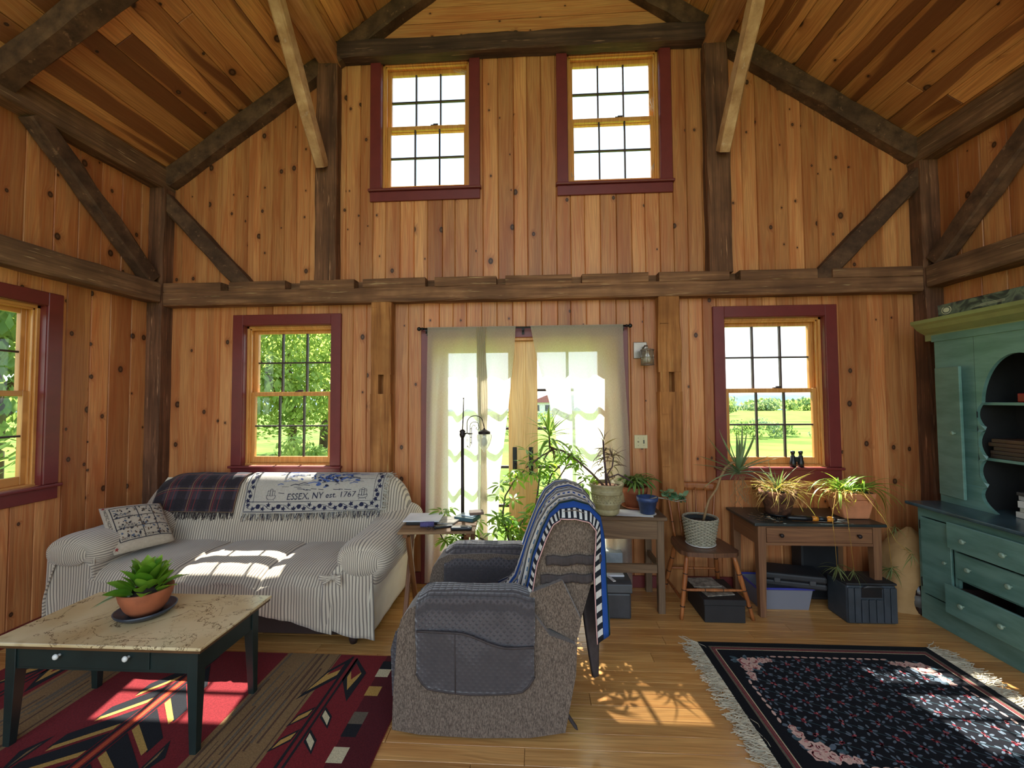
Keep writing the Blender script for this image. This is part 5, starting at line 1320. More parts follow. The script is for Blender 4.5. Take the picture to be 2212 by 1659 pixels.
MB().tube([(bx_, by_, .88), (.60, -.34, .98), (.59, -.335, 1.10), (.585, -.335, 1.22)], [.009, .008, .008, .006], 8).build('stem', m_stem2, bp)
MB().tube([(bx_ + .03, by_, .88), (.61, -.34, .96), (.65, -.335, 1.02), (.66, -.335, 1.09)], [.006, .006, .005, .005], 7).build('stem', m_stem2, bp)
MB().tube([(bx_ + .02, by_, .94), (.69, -.34, .965), (.76, -.33, .93), (.80, -.32, .90)], [.004, .006, .007, .006], 7).build('stem', m_stem2, bp)
lance = lambda t: (min(1, t / .18) ** .6) * (1 - max(0, (t - .3) / .7) ** 1.6) if t < 1 else .01
m_var = leafmat('variegated_leaf', (78, 128, 56), (124, 162, 80), .5, .4, vein=(214, 224, 140)); m_dry = leafmat('dried_leaf', (88, 54, 56), (124, 84, 70), .15, .7)
lv1 = [leaf_mesh('leaf', .20, .025, d, m_var, lance, 8, .3) for d in (.3, .7, 1.2)]; lvd = [leaf_mesh('leaf', .13, .011, d, m_dry, lance, 8, .5) for d in (.6, 1.6, 2.6)]
rg = random.Random(44)
for i in range(34):
    q = i / 34; az = i * 2.4 + rg.uniform(-.3, .3); el = lerp(1.25, -.3, q) + rg.uniform(-.1, .1)
    inst(lv1[min(2, int(q * 3))], 'leaf', bp, leaf_M((.186, -.33, 1.20 + .075 * (1 - q)), az, el, rg.uniform(-.4, .4), rg.uniform(.95, 1.3) * (.6 if sin(az) > .5 else 1)))
for i in range(12):
    inst(lvd[2], 'leaf', bp, leaf_M((.19 + rg.uniform(-.01, .01), -.33, 1.17 - .03 * rg.random()), rg.uniform(0, 6.28), rg.uniform(-.6, .2), rg.uniform(-1, 1), rg.uniform(.8, 1.4)))
for i in range(64):
    z = rg.uniform(.95, 1.23); az = rg.uniform(0, 6.28); el = (z - 1.0) * 4 + rg.uniform(-.4, .3)
    base = (.59, -.336, z) if rg.random() < .72 else (.655, -.336, min(1.09, z))
    inst(lvd[0 if z > 1.17 else rg.choice((1, 1, 2))], 'leaf', bp, leaf_M(base, az, min(1.3, el), rg.uniform(-1, 1), rg.uniform(.7, 1.2)))

# terracotta pot with a drooping cactus, blue pot with jade
tp_ = (.845, -.185); tz = .6815
tag(MB().lathe([(.07, 0), (.094, .012), (.102, .022), (.097, .022), (.07, .008), (.001, .007)], (*tp_, tz), 24).build('plant_saucer', m_terra), 'terracotta saucer under the drooping plant on the plant table', 'saucer')
tp = thing('drooping_plant', 'trailing green plant in a plain terracotta pot behind the blue pot', 'plant', (*tp_, tz + .009))
MB().lathe([(.066, .009), (.088, .120), (.095, .121), (.098, .165), (.088, .165), (.083, .13), (.0005, .128)], (*tp_, tz), 24).build('pot', m_terra, tp)
m_cact = leafmat('cactus_leaf', (58, 92, 40), (104, 132, 62), .15, .5)
seg_ = lambda t: .55 + .45 * abs(sin(t * 3.2 * pi)) if t < .97 else .1
lvc = [leaf_mesh('leaf', .25, .016, d, m_cact, seg_, 12, .2) for d in (2.0, 2.6, 3.1)]
for i in range(86):
    az = rg.uniform(0, 6.28); inst(lvc[i % 3], 'leaf', tp, leaf_M((tp_[0] + rg.uniform(-.04, .05), tp_[1] + rg.uniform(-.03, .03), tz + .16 + rg.uniform(0, .03)), az, rg.uniform(.75, 1.35), rg.uniform(-1, 1), rg.uniform(.55, 1.0)))
slab('paper_sheet', 'loose white papers under the blue pot on the plant table', 'paper', (.80, -.335), (.26, .17, .002), -8, m_paper, .6805, 0)
bl_ = (.893, -.365)
tag(MB().lathe([(.05, 0), (.062, .004), (.064, .008), (.058, .007), (.001, .005)], (*bl_, .683), 24).build('plant_saucer', m_porc), 'white saucer under the small blue pot', 'saucer')
jp = thing('jade_plant', 'small jade plant leaning out of a chipped blue pot', 'plant', (*bl_, .691))
MB().lathe([(.050, 0), (.068, .088), (.075, .089), (.077, .118), (.069, .118), (.064, .09), (.0005, .088)], (*bl_, .691), 24).build('pot', plain('blue_glaze', (58, 78, 124), .45, var=.2, scale=14), jp)
MB().tube([(bl_[0], bl_[1], .78), (bl_[0] + .06, bl_[1] - .01, .805), (1.02, -.36, .795), (1.10, -.365, .775), (1.17, -.37, .79)], [.007, .006, .005, .004, .003], 7).build('stem', plain('pale_stem', (150, 138, 120), .8), jp)
m_jade = leafmat('jade_leaf', (74, 112, 78), (126, 156, 118), .1, .25)
rnd_ = lambda t: sqrt(max(.01, 1 - (2 * t - 1) ** 2)); lvj = leaf_mesh('leaf', .048, .036, .3, m_jade, rnd_, 6, .2)
for i in range(46):
    q = rg.random(); x = lerp(1.0, 1.17, q); inst(lvj, 'leaf', jp, leaf_M((x, -.365 + rg.uniform(-.01, .01), .79 + .02 * sin(q * 4) + rg.uniform(-.01, .03)), rg.uniform(0, 6.28), rg.uniform(-.6, 1.1), rg.uniform(-.6, .6), rg.uniform(.6, 1.25)))

# ---------------------------------------------------------------- schefflera behind the recliner
sx_, sy_ = -.08, -.50
sf = thing('umbrella_plant', 'large sprawling umbrella plant in front of the glass doors', 'plant', (sx_, sy_, 0))
MB().lathe([(.10, 0), (.135, .22), (.145, .225), (.145, .25), (.13, .25), (.12, .21), (.0005, .205)], (sx_, sy_, 0), 24).build('pot', m_terra, sf)
MB().lathe([(.001, .225), (.128, .222)], (sx_, sy_, 0), 20).build('soil', m_soil, sf)
m_sch = leafmat('umbrella_leaf', (96, 140, 50), (164, 196, 92), .6, .35)
lfs = lambda t: sin(pi * t ** .85) ** .8 if t < 1 else .02
whl = [leaf_mesh('leaf', .095, .026, d, m_sch, lfs, 6, .2, n=k, spread=s, petiole=.014) for d, k, s in ((.5, 7, .15), (.9, 8, .35), (.3, 7, .05))]
branches = [
    [(-.10, -.50, .22), (-.16, -.48, .40), (-.30, -.42, .50), (-.44, -.38, .56), (-.62, -.36, .66)],
    [(-.12, -.50, .22), (-.22, -.46, .36), (-.36, -.42, .42), (-.52, -.40, .44)],
    [(-.08, -.50, .22), (-.10, -.48, .48), (-.16, -.44, .68), (-.14, -.42, .82), (-.06, -.40, .95), (.0, -.40, 1.0)],
    [(-.08, -.50, .22), (-.05, -.47, .45), (-.12, -.45, .58), (-.2, -.44, .66)],
    [(-.06, -.50, .22), (.04, -.44, .55), (.14, -.38, .80), (.20, -.34, .96), (.30, -.32, 1.06), (.36, -.32, 1.12)],
    [(-.05, -.50, .22), (.10, -.42, .50), (.26, -.34, .72), (.36, -.30, .86), (.46, -.30, .92)],
    [(-.05, -.50, .22), (.16, -.40, .46), (.34, -.30, .60), (.44, -.28, .70)],
    [(-.09, -.50, .22), (-.14, -.46, .42), (-.07, -.44, .56), (.0, -.42, .66)],
    [(-.05, -.50, .22), (.06, -.40, .60), (.10, -.34, .85), (.12, -.30, 1.0), (.05, -.30, 1.08)],
    [(-.05, -.50, .22), (.12, -.36, .62), (.24, -.30, .90), (.32, -.28, 1.02), (.44, -.28, 1.05)],
    [(-.10, -.50, .22), (-.28, -.46, .34), (-.44, -.42, .36), (-.60, -.42, .50), (-.66, -.40, .62)],
]
for br in branches:
    MB().tube(br, [lerp(.009, .004, i / (len(br) - 1)) for i in range(len(br))], 7).build('stem', m_stem, sf)
    n = len(br)
    for k in range(12):
        q = lerp(.34, 1.0, k / 11.0) * (n - 1); i = min(int(q), n - 2); b = Vector(br[i]).lerp(Vector(br[i + 1]), q - i)
        az = rg.uniform(0, 6.28); L = rg.uniform(.04, .12); tip = b + Vector((cos(az) * L, sin(az) * L * .6, rg.uniform(-.01, .07)))
        if tip.y > -.12: tip.y = -.14
        MB().tube([b, (b + tip) / 2 + Vector((0, 0, .012)), tip], .0017, 5).build('petiole', m_sch, sf)
        inst(rg.choice(whl), 'leaf', sf, leaf_M(tip, az, rg.uniform(-.5, .35), rg.uniform(-.5, .5), rg.uniform(.7, 1.05)))
# ---------------------------------------------------------------- wooden chair with basket
m_chair = wood('maple_chair', 'xz', light=(176, 108, 58), mid=(146, 82, 42), dark=(84, 44, 22), rough=.35, vary=.08)
m_seat = wood('worn_seat', 'xy', light=(120, 82, 56), mid=(92, 60, 42), dark=(50, 32, 24), rough=.35, vary=.08)
ch = thing('wooden_chair', 'old spindle-backed wooden chair holding a basket planter', 'chair', (1.29, -.33, 0))
def seat_o(z, k=1.0): return [((p[0] - 1.29) * k + 1.29, (p[1] + .33) * k - .33) for p in ((1.13, -.155), (1.10, -.22), (1.085, -.36), (1.09, -.46), (1.125, -.505), (1.29, -.525), (1.455, -.505), (1.49, -.46), (1.485, -.36), (1.47, -.22), (1.44, -.155), (1.29, -.14))]
MB().prism(seat_o(0), 'z', .432, .462).build('seat', m_seat, ch, bevel=.012, seg=3)
m_ring = plain('turned_groove', (40, 24, 16), .6)
def turned(name, a, b, r, parent, rings=(.3, .55, .8)):
    a, b = Vector(a), Vector(b); n = 10
    rs = [r * (.72 + .38 * sin(pi * (i / n) ** .8) + (-.14 if any(abs(i / n - q) < .06 for q in rings) else 0)) for i in range(n + 1)]
    o = MB().tube([a.lerp(b, i / n) for i in range(n + 1)], rs, 9).build(name, m_chair, parent)
    mb = MB()
    for q in rings: mb.tube([a.lerp(b, q - .006), a.lerp(b, q + .006)], r * 1.04, 9)
    mb.build('groove', m_ring, o)
    return o
L4 = {'fl': ((1.135, -.46, .434), (1.078, -.49, 0)), 'fr': ((1.45, -.46, .434), (1.565, -.48, 0)), 'bl': ((1.145, -.20, .434), (1.075, -.10, 0)), 'br': ((1.43, -.20, .434), (1.50, -.10, 0))}
for k, (a, b) in L4.items(): turned('leg', a, b, .0165, ch)
pt = lambda k, q: Vector(L4[k][0]).lerp(Vector(L4[k][1]), q)
turned('stretcher', pt('fl', .55), pt('fr', .55), .010, ch, (.35, .65)); turned('stretcher', pt('fl', .72), pt('bl', .72), .010, ch, (.5,)); turned('stretcher', pt('fr', .72), pt('br', .72), .010, ch, (.5,)); turned('stretcher', pt('bl', .5), pt('br', .5), .010, ch, (.5,))
for k in range(6):
    q = k / 5; turned('spindle', (lerp(1.15, 1.43, q), -.165, .458), (lerp(1.118, 1.49, q), -.085, .82), .0105 if k in (0, 5) else .0075, ch, (.3,))
mb = MB(); mb.grid(lambda a, b: (lerp(1.098, 1.51, a), -.078 + .018 * (1 - (2 * a - 1) ** 2), lerp(.79, .85, b) + .006 * sin(pi * a)), 12, 3); mb.build('crest_rail', m_chair, ch, thick=.018)
# basket with saucer and aloe on its long stem
bkx, bky, bkz = 1.277, -.335, .463
tag(MB().lathe([(.06, 0), (.098, .003), (.105, .010), (.10, .010), (.06, .006), (.001, .006)], (bkx, bky, bkz), 28).build('plant_saucer', m_porc), 'white saucer under the basket on the wooden chair', 'saucer')
bk = thing('basket_planter', 'grey wicker basket with a bare-stemmed aloe on the wooden chair', 'plant', (bkx, bky, bkz + .009))
m_wick = plain('grey_wicker', (164, 156, 134), .5, var=.15, scale=90, bump=.3)
rb = lambda z: lerp(.088, .117, z / .19)
MB().lathe([(.086, .010), (rb(.19) - .008, .185), (rb(.19) - .016, .185), (.08, .02), (.001, .018)], (bkx, bky, bkz), 24).build('liner', plain('basket_liner', (40, 44, 44), .8), bk)
for k in range(16):
    z = .016 + k * .0108; mb = MB(); n = 64; r0 = rb(z)
    mb.tube([(bkx + (r0 + .006 * sin(16 * t + k * pi)) * cos(t), bky + (r0 + .006 * sin(16 * t + k * pi)) * sin(t), bkz + z) for t in [2 * pi * i / n for i in range(n + 1)]], .0056, 5, caps=False); mb.build('weave_strand', m_wick, bk)
mb = MB()
for k in range(32): t = 2 * pi * k / 32; mb.tube([(bkx + rb(.01) * cos(t), bky + rb(.01) * sin(t), bkz + .01), (bkx + rb(.19) * cos(t), bky + rb(.19) * sin(t), bkz + .19)], .003, 5)
mb.build('stakes', m_wick, bk)
mb = MB()
for ph in (0, 2.1, 4.2): mb.tube([(bkx + (.118 + .004 * cos(9 * t + ph)) * cos(t), bky + (.118 + .004 * cos(9 * t + ph)) * sin(t), bkz + .192 + .004 * sin(9 * t + ph)) for t in [2 * pi * i / 48 for i in range(49)]], .004, 5, caps=False)
mb.build('rim', m_wick, bk)
MB().lathe([(.001, .165), (.10, .16)], (bkx, bky, bkz), 20).build('soil', m_soil, bk)
m_astem = plain('aloe_stem', (150, 118, 80), .8, bump=.4, scale=30)
MB().tube([(1.30, -.335, .63), (1.325, -.335, .72), (1.345, -.33, .78), (1.405, -.325, .86), (1.44, -.32, .95), (1.475, -.315, 1.01), (1.53, -.31, 1.05), (1.56, -.305, 1.04), (1.575, -.30, .99)], [.010, .009, .008, .008, .0085, .0085, .009, .009, .010], 9).build('stem', m_astem, bk)
m_aloe = leafmat('aloe_leaf', (104, 128, 92), (150, 166, 122), .15, .4)
tap_ = lambda t: (1 - t) ** .75 * min(1, .55 + t * 3)
lva = [leaf_mesh('leaf', .32, .034, d, m_aloe, tap_, 10, .55) for d in (-.35, .25, .8)]
rg = random.Random(77)
for i in range(26):
    q = i / 26; az = i * 2.4; el = lerp(1.3, -.05, q) + rg.uniform(-.2, .2)
    inst(lva[0 if q < .35 else (1 if q < .7 else 2)], 'leaf', bk, leaf_M((1.578, -.30, .955 + .05 * (1 - q)), az, el, 0, rg.uniform(.7, 1.05) * (1.15 if q < .3 else 1) * (.7 if sin(az) > .4 else 1)))
for az, el, s, d in ((3.0, .75, 1.1, 0), (2.75, .25, 1.0, 1), (3.3, .5, 1.05, 1), (.4, 1.3, 1.2, 0), (3.6, .1, .9, 0)):
    inst(lva[d], 'leaf', bk, leaf_M((1.578, -.30, .97), az, el, 0, s))
for i in range(12):   # dangling air roots
    x = 1.575 + rg.uniform(-.03, .05); z = .95; pts = [(x, -.30, z)]
    for k in range(6): pts.append((pts[-1][0] + rg.uniform(-.03, .03), -.30 + rg.uniform(-.02, .02), pts[-1][2] - rg.uniform(.02, .045)))
    MB().tube(pts, .0018, 5).build('root', m_astem, bk)
# box with magazines under the chair
bxm = thing('file_box', 'flat black lidded box under the wooden chair', 'box', (1.355, -.36, 0))
m_blackbox = plain('black_card', (34, 32, 32), .6)
MB().box((1.222, -.525, 0), (1.492, -.20, .115)).build('body', m_blackbox, bxm, bevel=.003); MB().box((1.216, -.532, .116), (1.498, -.193, .155)).build('lid', m_blackbox, bxm, bevel=.004)
for nm, lab, c, rot, z in (('magazine', 'worn pale magazine on the black box under the chair', (1.345, -.40), 10, .156), ('magazine', 'second magazine at the back of the black box under the chair', (1.31, -.28), 4, .1625)):
    slab(nm, lab, 'magazine', c, (.20, .15, .006), rot, plain('magazine_cover', (150, 138, 122), .6, var=.3, scale=25), z, .001, 'magazines under the chair')

# ---------------------------------------------------------------- desk
m_desk = wood('reddish_desk', 'zx', light=(140, 96, 62), mid=(112, 72, 46), dark=(64, 38, 26), rough=.6, vary=.05)
m_deskz = wood('reddish_desk_leg', 'xz', light=(140, 98, 64), mid=(112, 74, 48), dark=(64, 40, 28), rough=.6, vary=.05)
m_dtop = plain('dark_linoleum', (38, 46, 46), .35, var=.15)
dk = thing('writing_desk', 'small brown desk with a dark top and one wide drawer under the right window', 'desk', (2.03, -.25, 0))
MB().box((1.598, -.468, .632), (2.475, -.025, .652)).build('desktop', m_dtop, dk, bevel=.005, seg=2)
for x in (1.625, 2.392):
    for y in (-.452, -.09):
        mb = MB(); w = .055; vs = []
        for z, ww in ((0, .04), (.48, w), (.632, w)):
            for dx, dy in ((0, 0), (1, 0), (1, 1), (0, 1)): vs.append((x + w / 2 + (dx - .5) * ww, y + w / 2 + (dy - .5) * ww, z))
        mb.add(vs, [[i * 4 + k, i * 4 + (k + 1) % 4, (i + 1) * 4 + (k + 1) % 4, (i + 1) * 4 + k] for i in range(2) for k in range(4)] + [[3, 2, 1, 0], [8, 9, 10, 11]]); mb.build('leg', m_deskz, dk, weld=True, bevel=.002)
MB().box((1.68, -.447, .497), (2.392, -.425, .515)).build('front_rail', m_desk, dk); MB().box((1.68, -.447, .620), (2.392, -.425, .632)).build('front_rail', m_desk, dk)
dwr = MB().box((1.685, -.452, .517), (2.388, -.430, .618)).build('drawer', m_desk, dk, bevel=.003)
for x in (1.775, 2.29):
    mb = MB(); mb.tube([(x, -.45, .572), (x, -.466, .572)], .006, 8); mb.sphere((x, -.474, .572), .014, 10, 8, sc=(1, .75, 1)); mb.build('knob', m_bronze, dwr)
for x in (1.635, 2.42): MB().box((x - .008, -.397, .497), (x + .014, -.09, .632)).build('side_apron', m_desk, dk)
MB().box((1.68, -.075, .497), (2.392, -.055, .632)).build('back_apron', m_desk, dk)
DZ = .6535
# weathered round pot with straw and old aloe
m_terraw = plain('mossy_terracotta', (128, 82, 58), .9, var=.35, scale=22, bump=.3)
rp_ = (1.885, -.235)
tag(MB().lathe([(.06, 0), (.094, .008), (.10, .016), (.094, .016), (.001, .008)], (*rp_, DZ), 20).build('plant_saucer', m_ink), 'black saucer under the mossy round pot on the desk', 'saucer')
op_ = thing('old_aloe_pot', 'mossy round terracotta pot of dried straw and aloe on the desk', 'plant', (*rp_, DZ + .009))
MB().lathe([(.078, .010), (.112, .135), (.122, .136), (.126, .18), (.115, .18), (.108, .15), (.0005, .148)], (*rp_, DZ), 26).build('pot', m_terraw, op_)
MB().lathe([(.001, .172), (.112, .16)], (*rp_, DZ), 20).build('soil', m_soil, op_)
m_straw = leafmat('straw', (186, 140, 76), (222, 184, 116), .35, .7)
thin = lambda t: (1 - t) ** .5
lst = [leaf_mesh('leaf', .24, .007, d, m_straw, thin, 8, .3) for d in (.6, 1.6, 2.6)]
for i in range(150):
    az = rg.uniform(0, 6.28); r = rg.uniform(0, .10); inst(lst[i % 3], 'straw', op_, leaf_M((rp_[0] + r * cos(az), rp_[1] + r * sin(az) * .8, DZ + .165 + rg.uniform(0, .05)), az + rg.uniform(-.8, .8), rg.uniform(-.1, .9), rg.uniform(-1, 1), rg.uniform(.5, 1.15)))
for i in range(13):
    az = rg.uniform(0, 6.28); inst(lva[i % 3], 'leaf', op_, leaf_M((rp_[0] + rg.uniform(-.05, .05), rp_[1], DZ + .165), az, rg.uniform(.6, 1.4), 0, rg.uniform(.5, .85)))
# trough planter with a spider plant
m_trough = plain('pale_terracotta', (196, 124, 84), .75, var=.08, bump=.1)
sp_ = thing('spider_plant', 'bushy spider plant in a terracotta trough on the desk', 'plant', (2.365, -.28, DZ))
mb = MB(); top_ = [(2.235, -.365), (2.495, -.365), (2.495, -.195), (2.235, -.195)]; bot = [(2.285, -.345), (2.455, -.345), (2.455, -.215), (2.285, -.215)]
def tro(z0, o0, z1, o1, mb):
    vs = [(p[0], p[1], z0) for p in o0] + [(p[0], p[1], z1) for p in o1]; mb.add(vs, [[i, (i + 1) % 4, 4 + (i + 1) % 4, 4 + i] for i in range(4)] + [[3, 2, 1, 0], [4, 5, 6, 7]])
lp_ = lambda a, b, q: [(lerp(p[0], r[0], q), lerp(p[1], r[1], q)) for p, r in zip(a, b)]
tro(DZ, bot, DZ + .135, lp_(bot, top_, .72), mb); mb.build('pot', m_trough, sp_, bevel=.01, seg=2)
mb = MB(); tro(DZ + .135, lp_(bot, top_, .86), DZ + .182, top_, mb); mb.build('pot_rim', m_trough, sp_, bevel=.008, seg=2)
MB().box((2.25, -.35, DZ + .18), (2.48, -.21, DZ + .186)).build('soil', m_soil, sp_)
m_spi = leafmat('spider_leaf', (112, 150, 50), (170, 196, 90), .5, .4); m_spd = leafmat('dry_spider_leaf', (186, 136, 64), (226, 186, 110), .4, .7)
ribbon = lambda t: min(1, .5 + t * 2) * (1 - t ** 3) if t < 1 else .02
lsp = [leaf_mesh('leaf', L, .016, d, m_spi, ribbon, 10, .35) for L, d in ((.24, 1.0), (.36, 1.8), (.44, 2.3), (.30, 1.4))]; lsd = [leaf_mesh('leaf', L, .009, d, m_spd, ribbon, 10, .4) for L, d in ((.18, 2.2), (.22, 2.8))]
for i in range(125):
    az = rg.choice((0, 0, pi)) + rg.gauss(0, .75); x = 2.365 + rg.uniform(-.10, .10); y = -.28 + rg.uniform(-.05, .05); el = rg.uniform(.25, 1.3)
    if sin(az) > .5 and el < .8: el = .9
    if sin(az) < -.3 and rg.random() < .7: az = -az; el = max(.9, el)
    inst(lsp[i % 4], 'leaf', sp_, leaf_M((x, y, DZ + .185), az, el, rg.uniform(-.3, .3), rg.uniform(.6, 1.05) * (.55 if sin(az) > .2 else 1)))
for i in range(36):
    az = rg.uniform(2.4, 5.6); inst(lsd[i % 2], 'leaf', sp_, leaf_M((2.28 + rg.uniform(-.03, .12), -.31 + rg.uniform(-.05, .05), DZ + .185), az, rg.uniform(.0, .7), rg.uniform(-1, 1), rg.uniform(.7, 1.1)))
# trailing runners with thin plantlets below the desk edge
lpl = leaf_mesh('leaf', .11, .005, .8, leafmat('thin_plantlet', (92, 104, 58), (136, 138, 84), .3, .6), ribbon, 7, .3)
for x0, y0, xe, ze, n in ((2.10, -.49, 2.12, .36, 26), (2.20, -.49, 2.23, .34, 14), (2.50, -.42, 2.53, .33, 34), (2.42, -.50, 2.60, .46, 12), (2.50, -.40, 2.58, .60, 16)):
    pts = [(lerp(2.35, x0, .5), -.36, DZ + .22), (x0, y0, DZ + .06), (lerp(x0, xe, .4), y0 - .01, lerp(DZ, ze, .5)), (xe, y0, ze)]
    MB().tube(pts, .0016, 5).build('runner', m_spd, sp_)
    for k in range(n): inst(lpl, 'leaf', sp_, leaf_M((xe, y0, ze + rg.uniform(-.01, .03)), rg.uniform(0, 6.28), rg.uniform(-1.3, .3), rg.uniform(-1, 1), rg.uniform(.6, 1.3)))
# garden torch / pruner
gt = thing('garden_tool', 'black and orange hand tool lying at the front of the desk', 'tool', (2.03, -.40, DZ))
m_orange = plain('orange_plastic', (206, 128, 40), .35)
A, B = Vector((1.86, -.385, DZ + .020)), Vector((2.235, -.435, DZ + .018)); g = lambda q: A.lerp(B, q)
MB().tube([g(0), g(.05), g(.3), g(.42)], [.012, .017, .019, .016], 12).build('grip', m_ink, gt); MB().tube([g(.42), g(.46), g(.52)], [.016, .019, .017], 12).build('collar', m_orange, gt)
MB().tube([g(.52), g(.66)], [.017, .016], 12).build('barrel', m_ink, gt); MB().tube([g(.66), g(.70), g(.76)], [.016, .020, .018], 12).build('lamp_ring', m_orange, gt); MB().tube([g(.76), g(.82)], [.018, .013], 12).build('head', m_ink, gt)
MB().tube([g(.82), g(1.0)], [.006, .005], 8).build('blade', m_steel, gt)
# binoculars on the sill
bn = thing('binoculars', 'black binoculars standing on the right window sill', 'binoculars', (2.165, -.012, .97))
for x in (2.135, 2.195): MB().lathe([(.022, 0), (.023, .03), (.021, .05), (.018, .055), (.017, .085), (.012, .09), (.012, .105), (.016, .108), (.016, .125), (.012, .128)], (x, -.012, .9695), 14).build('barrel', m_ink, bn)
MB().box((2.15, -.02, 1.01), (2.18, -.004, 1.05)).build('bridge', m_ink, bn, bevel=.004)
rg = random.Random(5); mb = MB()
for k in range(60): x, y = rg.gauss(1.75, .06), rg.gauss(-.33, .05); a = rg.uniform(0, 3.1); l = rg.uniform(.008, .03); mb.tube([(x, y, DZ), (x + l * cos(a), y + l * sin(a) * .6, DZ + .002)], .0012, 4)
tag(mb.build('dry_litter', plain('litter', (120, 90, 60), .9)), 'scatter of dry plant litter on the left of the desk', 'litter', kind='stuff')

# ---------------------------------------------------------------- things under the desk
tt = thing('storage_tote', 'clear plastic tote with a blue rim under the desk', 'tote', (1.86, -.21, 0))
def clearp():
    t = NT('clear_plastic'); a = t.n('BsdfTransparent', None, Color=(.7, .72, .78, 1)); b = t.n('BsdfPrincipled', None, Base_Color=lin((150, 150, 158)), Roughness=.3)
    m_ = t.n('MixShader', None, Fac=.6, _1=a.outputs[0], _2=b.outputs[0]); t.t.links.new(m_.outputs[0], t.out.inputs[0]); return t.mat
mb = MB(); vs = []
for z, e in ((.0, .02), (.15, 0)):
    vs += [(1.67 + e, -.34 + e, z), (2.05 - e, -.34 + e, z), (2.05 - e, -.08 - e, z), (1.67 + e, -.08 - e, z)]
mb.add(vs, [[i, (i + 1) % 4, 4 + (i + 1) % 4, 4 + i] for i in range(4)] + [[3, 2, 1, 0]]); mb.build('bin', clearp(), tt, thick=.003, bevel=.0)
m_bluep = plain('blue_plastic', (60, 64, 150), .35); mb = MB()
for a, b in (((1.66, -.352, .148), (2.06, -.338, .162)), ((1.66, -.082, .148), (2.06, -.068, .162)), ((1.658, -.352, .148), (1.672, -.068, .162)), ((2.048, -.352, .148), (2.062, -.068, .162))): mb.box(a, b)
mb.build('rim', m_bluep, tt, bevel=.004)
tc_ = thing('tool_case', 'black moulded tool case lying on the blue-rimmed tote', 'case', (1.93, -.24, .163))
Mx = Matrix.Translation((1.95, -.235, .164)) @ Matrix.Rotation(radians(-14), 4, 'Z')
m_blk = plain('dull_black', (34, 34, 36), .6)
MB().box((-.20, -.12, 0), (.20, .10, .045), M=Mx).build('shell', m_blk, tc_, bevel=.014, seg=2); MB().box((-.20, -.12, .047), (.20, .10, .095), M=Mx).build('shell', m_blk, tc_, bevel=.014, seg=2)
for x in (-.11, .11): MB().box((x - .02, -.128, .03), (x + .02, -.118, .065), M=Mx).build('latch', m_tb, tc_, bevel=.003)
spk = thing('speaker_box', 'black box standing against the wall behind the hanging runners', 'box', (2.22, -.11, 0)); MB().box((2.09, -.16, 0), (2.36, -.03, .49)).build('cabinet', m_blk, spk, bevel=.006); MB().box((2.105, -.163, .02), (2.345, -.159, .47)).build('grille', plain('speaker_cloth', (22, 22, 24), .95), spk)
cb = thing('ribbed_case', 'dark ribbed plastic carry case on the floor by the paper sack', 'case', (2.33, -.42, 0))
m_case = plain('blue_black_plastic', (56, 62, 68), .5)
MB().box((2.172, -.50, .0), (2.49, -.30, .255)).build('body', m_case, cb, bevel=.012, seg=2)
xs = [2.172, 2.215, 2.258, 2.402, 2.446, 2.49]
for a, b in zip(xs, xs[1:]):
    if b - a > .1:
        for k in range(3): MB().box((a + k * .048 + .003, -.512, .012), (a + (k + 1) * .048 - .003, -.498, .165)).build('rib', m_case, cb, bevel=.004)
    else: MB().box((a + .003, -.512, .012), (b - .003, -.498, .243)).build('rib', m_case, cb, bevel=.004)
MB().box((2.265, -.504, .178), (2.395, -.499, .24)).build('handle_recess', m_ink, cb); MB().tube([(2.27, -.512, .245), (2.29, -.52, .256), (2.37, -.52, .256), (2.39, -.512, .245)], .007, 8).build('handle', m_tb, cb)
MB().box((2.168, -.505, .256), (2.494, -.295, .272)).build('lid', m_blk, cb, bevel=.006, seg=2)
def kraft():
    t = NT('kraft_paper'); p = t.coord('pos'); v = t.n('TexVoronoi', {'feature': 'DISTANCE_TO_EDGE'}, Vector=p, Scale=7).outputs[0]; n = t.noise(p, 9, 5)
    t.principled(t.mix(n, lin((150, 112, 66)), lin((188, 148, 96))), .8, bump=t.m('ADD', t.m('MULTIPLY', t.map(v, 0, .5), .5), n), bstr=.5, bdist=.02); return t.mat
def sack(a, b):
    an = 2 * pi * a; z = .56 * b; r = .205 * (1 - .12 * b) * (1 if b < .45 else max(.02, 1 - ((b - .45) / .55) ** 2.4)); q = 2.6
    c_, s_ = cos(an), sin(an); X = abs(c_) ** (2 / q) * (1 if c_ > 0 else -1); Y = abs(s_) ** (2 / q) * (1 if s_ > 0 else -1)
    cr = .02 * nz(c_ * 2 + 5, s_ * 2, z * 9) + .012 * abs(nz(c_ * 5, s_ * 5, z * 20))
    return (2.80 + X * (r + cr) + .04 * b, -.195 + Y * (r + cr) * .78, z)
mb = MB(); mb.grid(sack, 40, 26); tag(mb.build('paper_sack', kraft()), 'crumpled brown paper sack in the corner beside the green cabinet', 'sack')
jg = thing('glass_jug', 'dark glass jug with a wire bail beside the green cabinet', 'jug', (2.785, -.318, 0))
MB().lathe([(.05, 0), (.055, .01), (.055, .16), (.045, .19), (.02, .215), (.02, .24)], (2.785, -.318, 0), 16).build('bottle', plain('dark_glass', (40, 26, 24), .1), jg); MB().lathe([(.0555, .05), (.0555, .13)], (2.785, -.318, 0), 16).build('label', plain('jug_label', (96, 92, 86), .6), jg)
mb = MB(); mb.tube([(2.74, -.318, .20), (2.75, -.322, .27), (2.785, -.322, .30), (2.82, -.322, .27), (2.83, -.318, .20)], .0025, 6); mb.lathe([(.024, 0), (.024, .02)], (2.785, -.318, .238), 12); mb.build('bail', m_steel, jg)
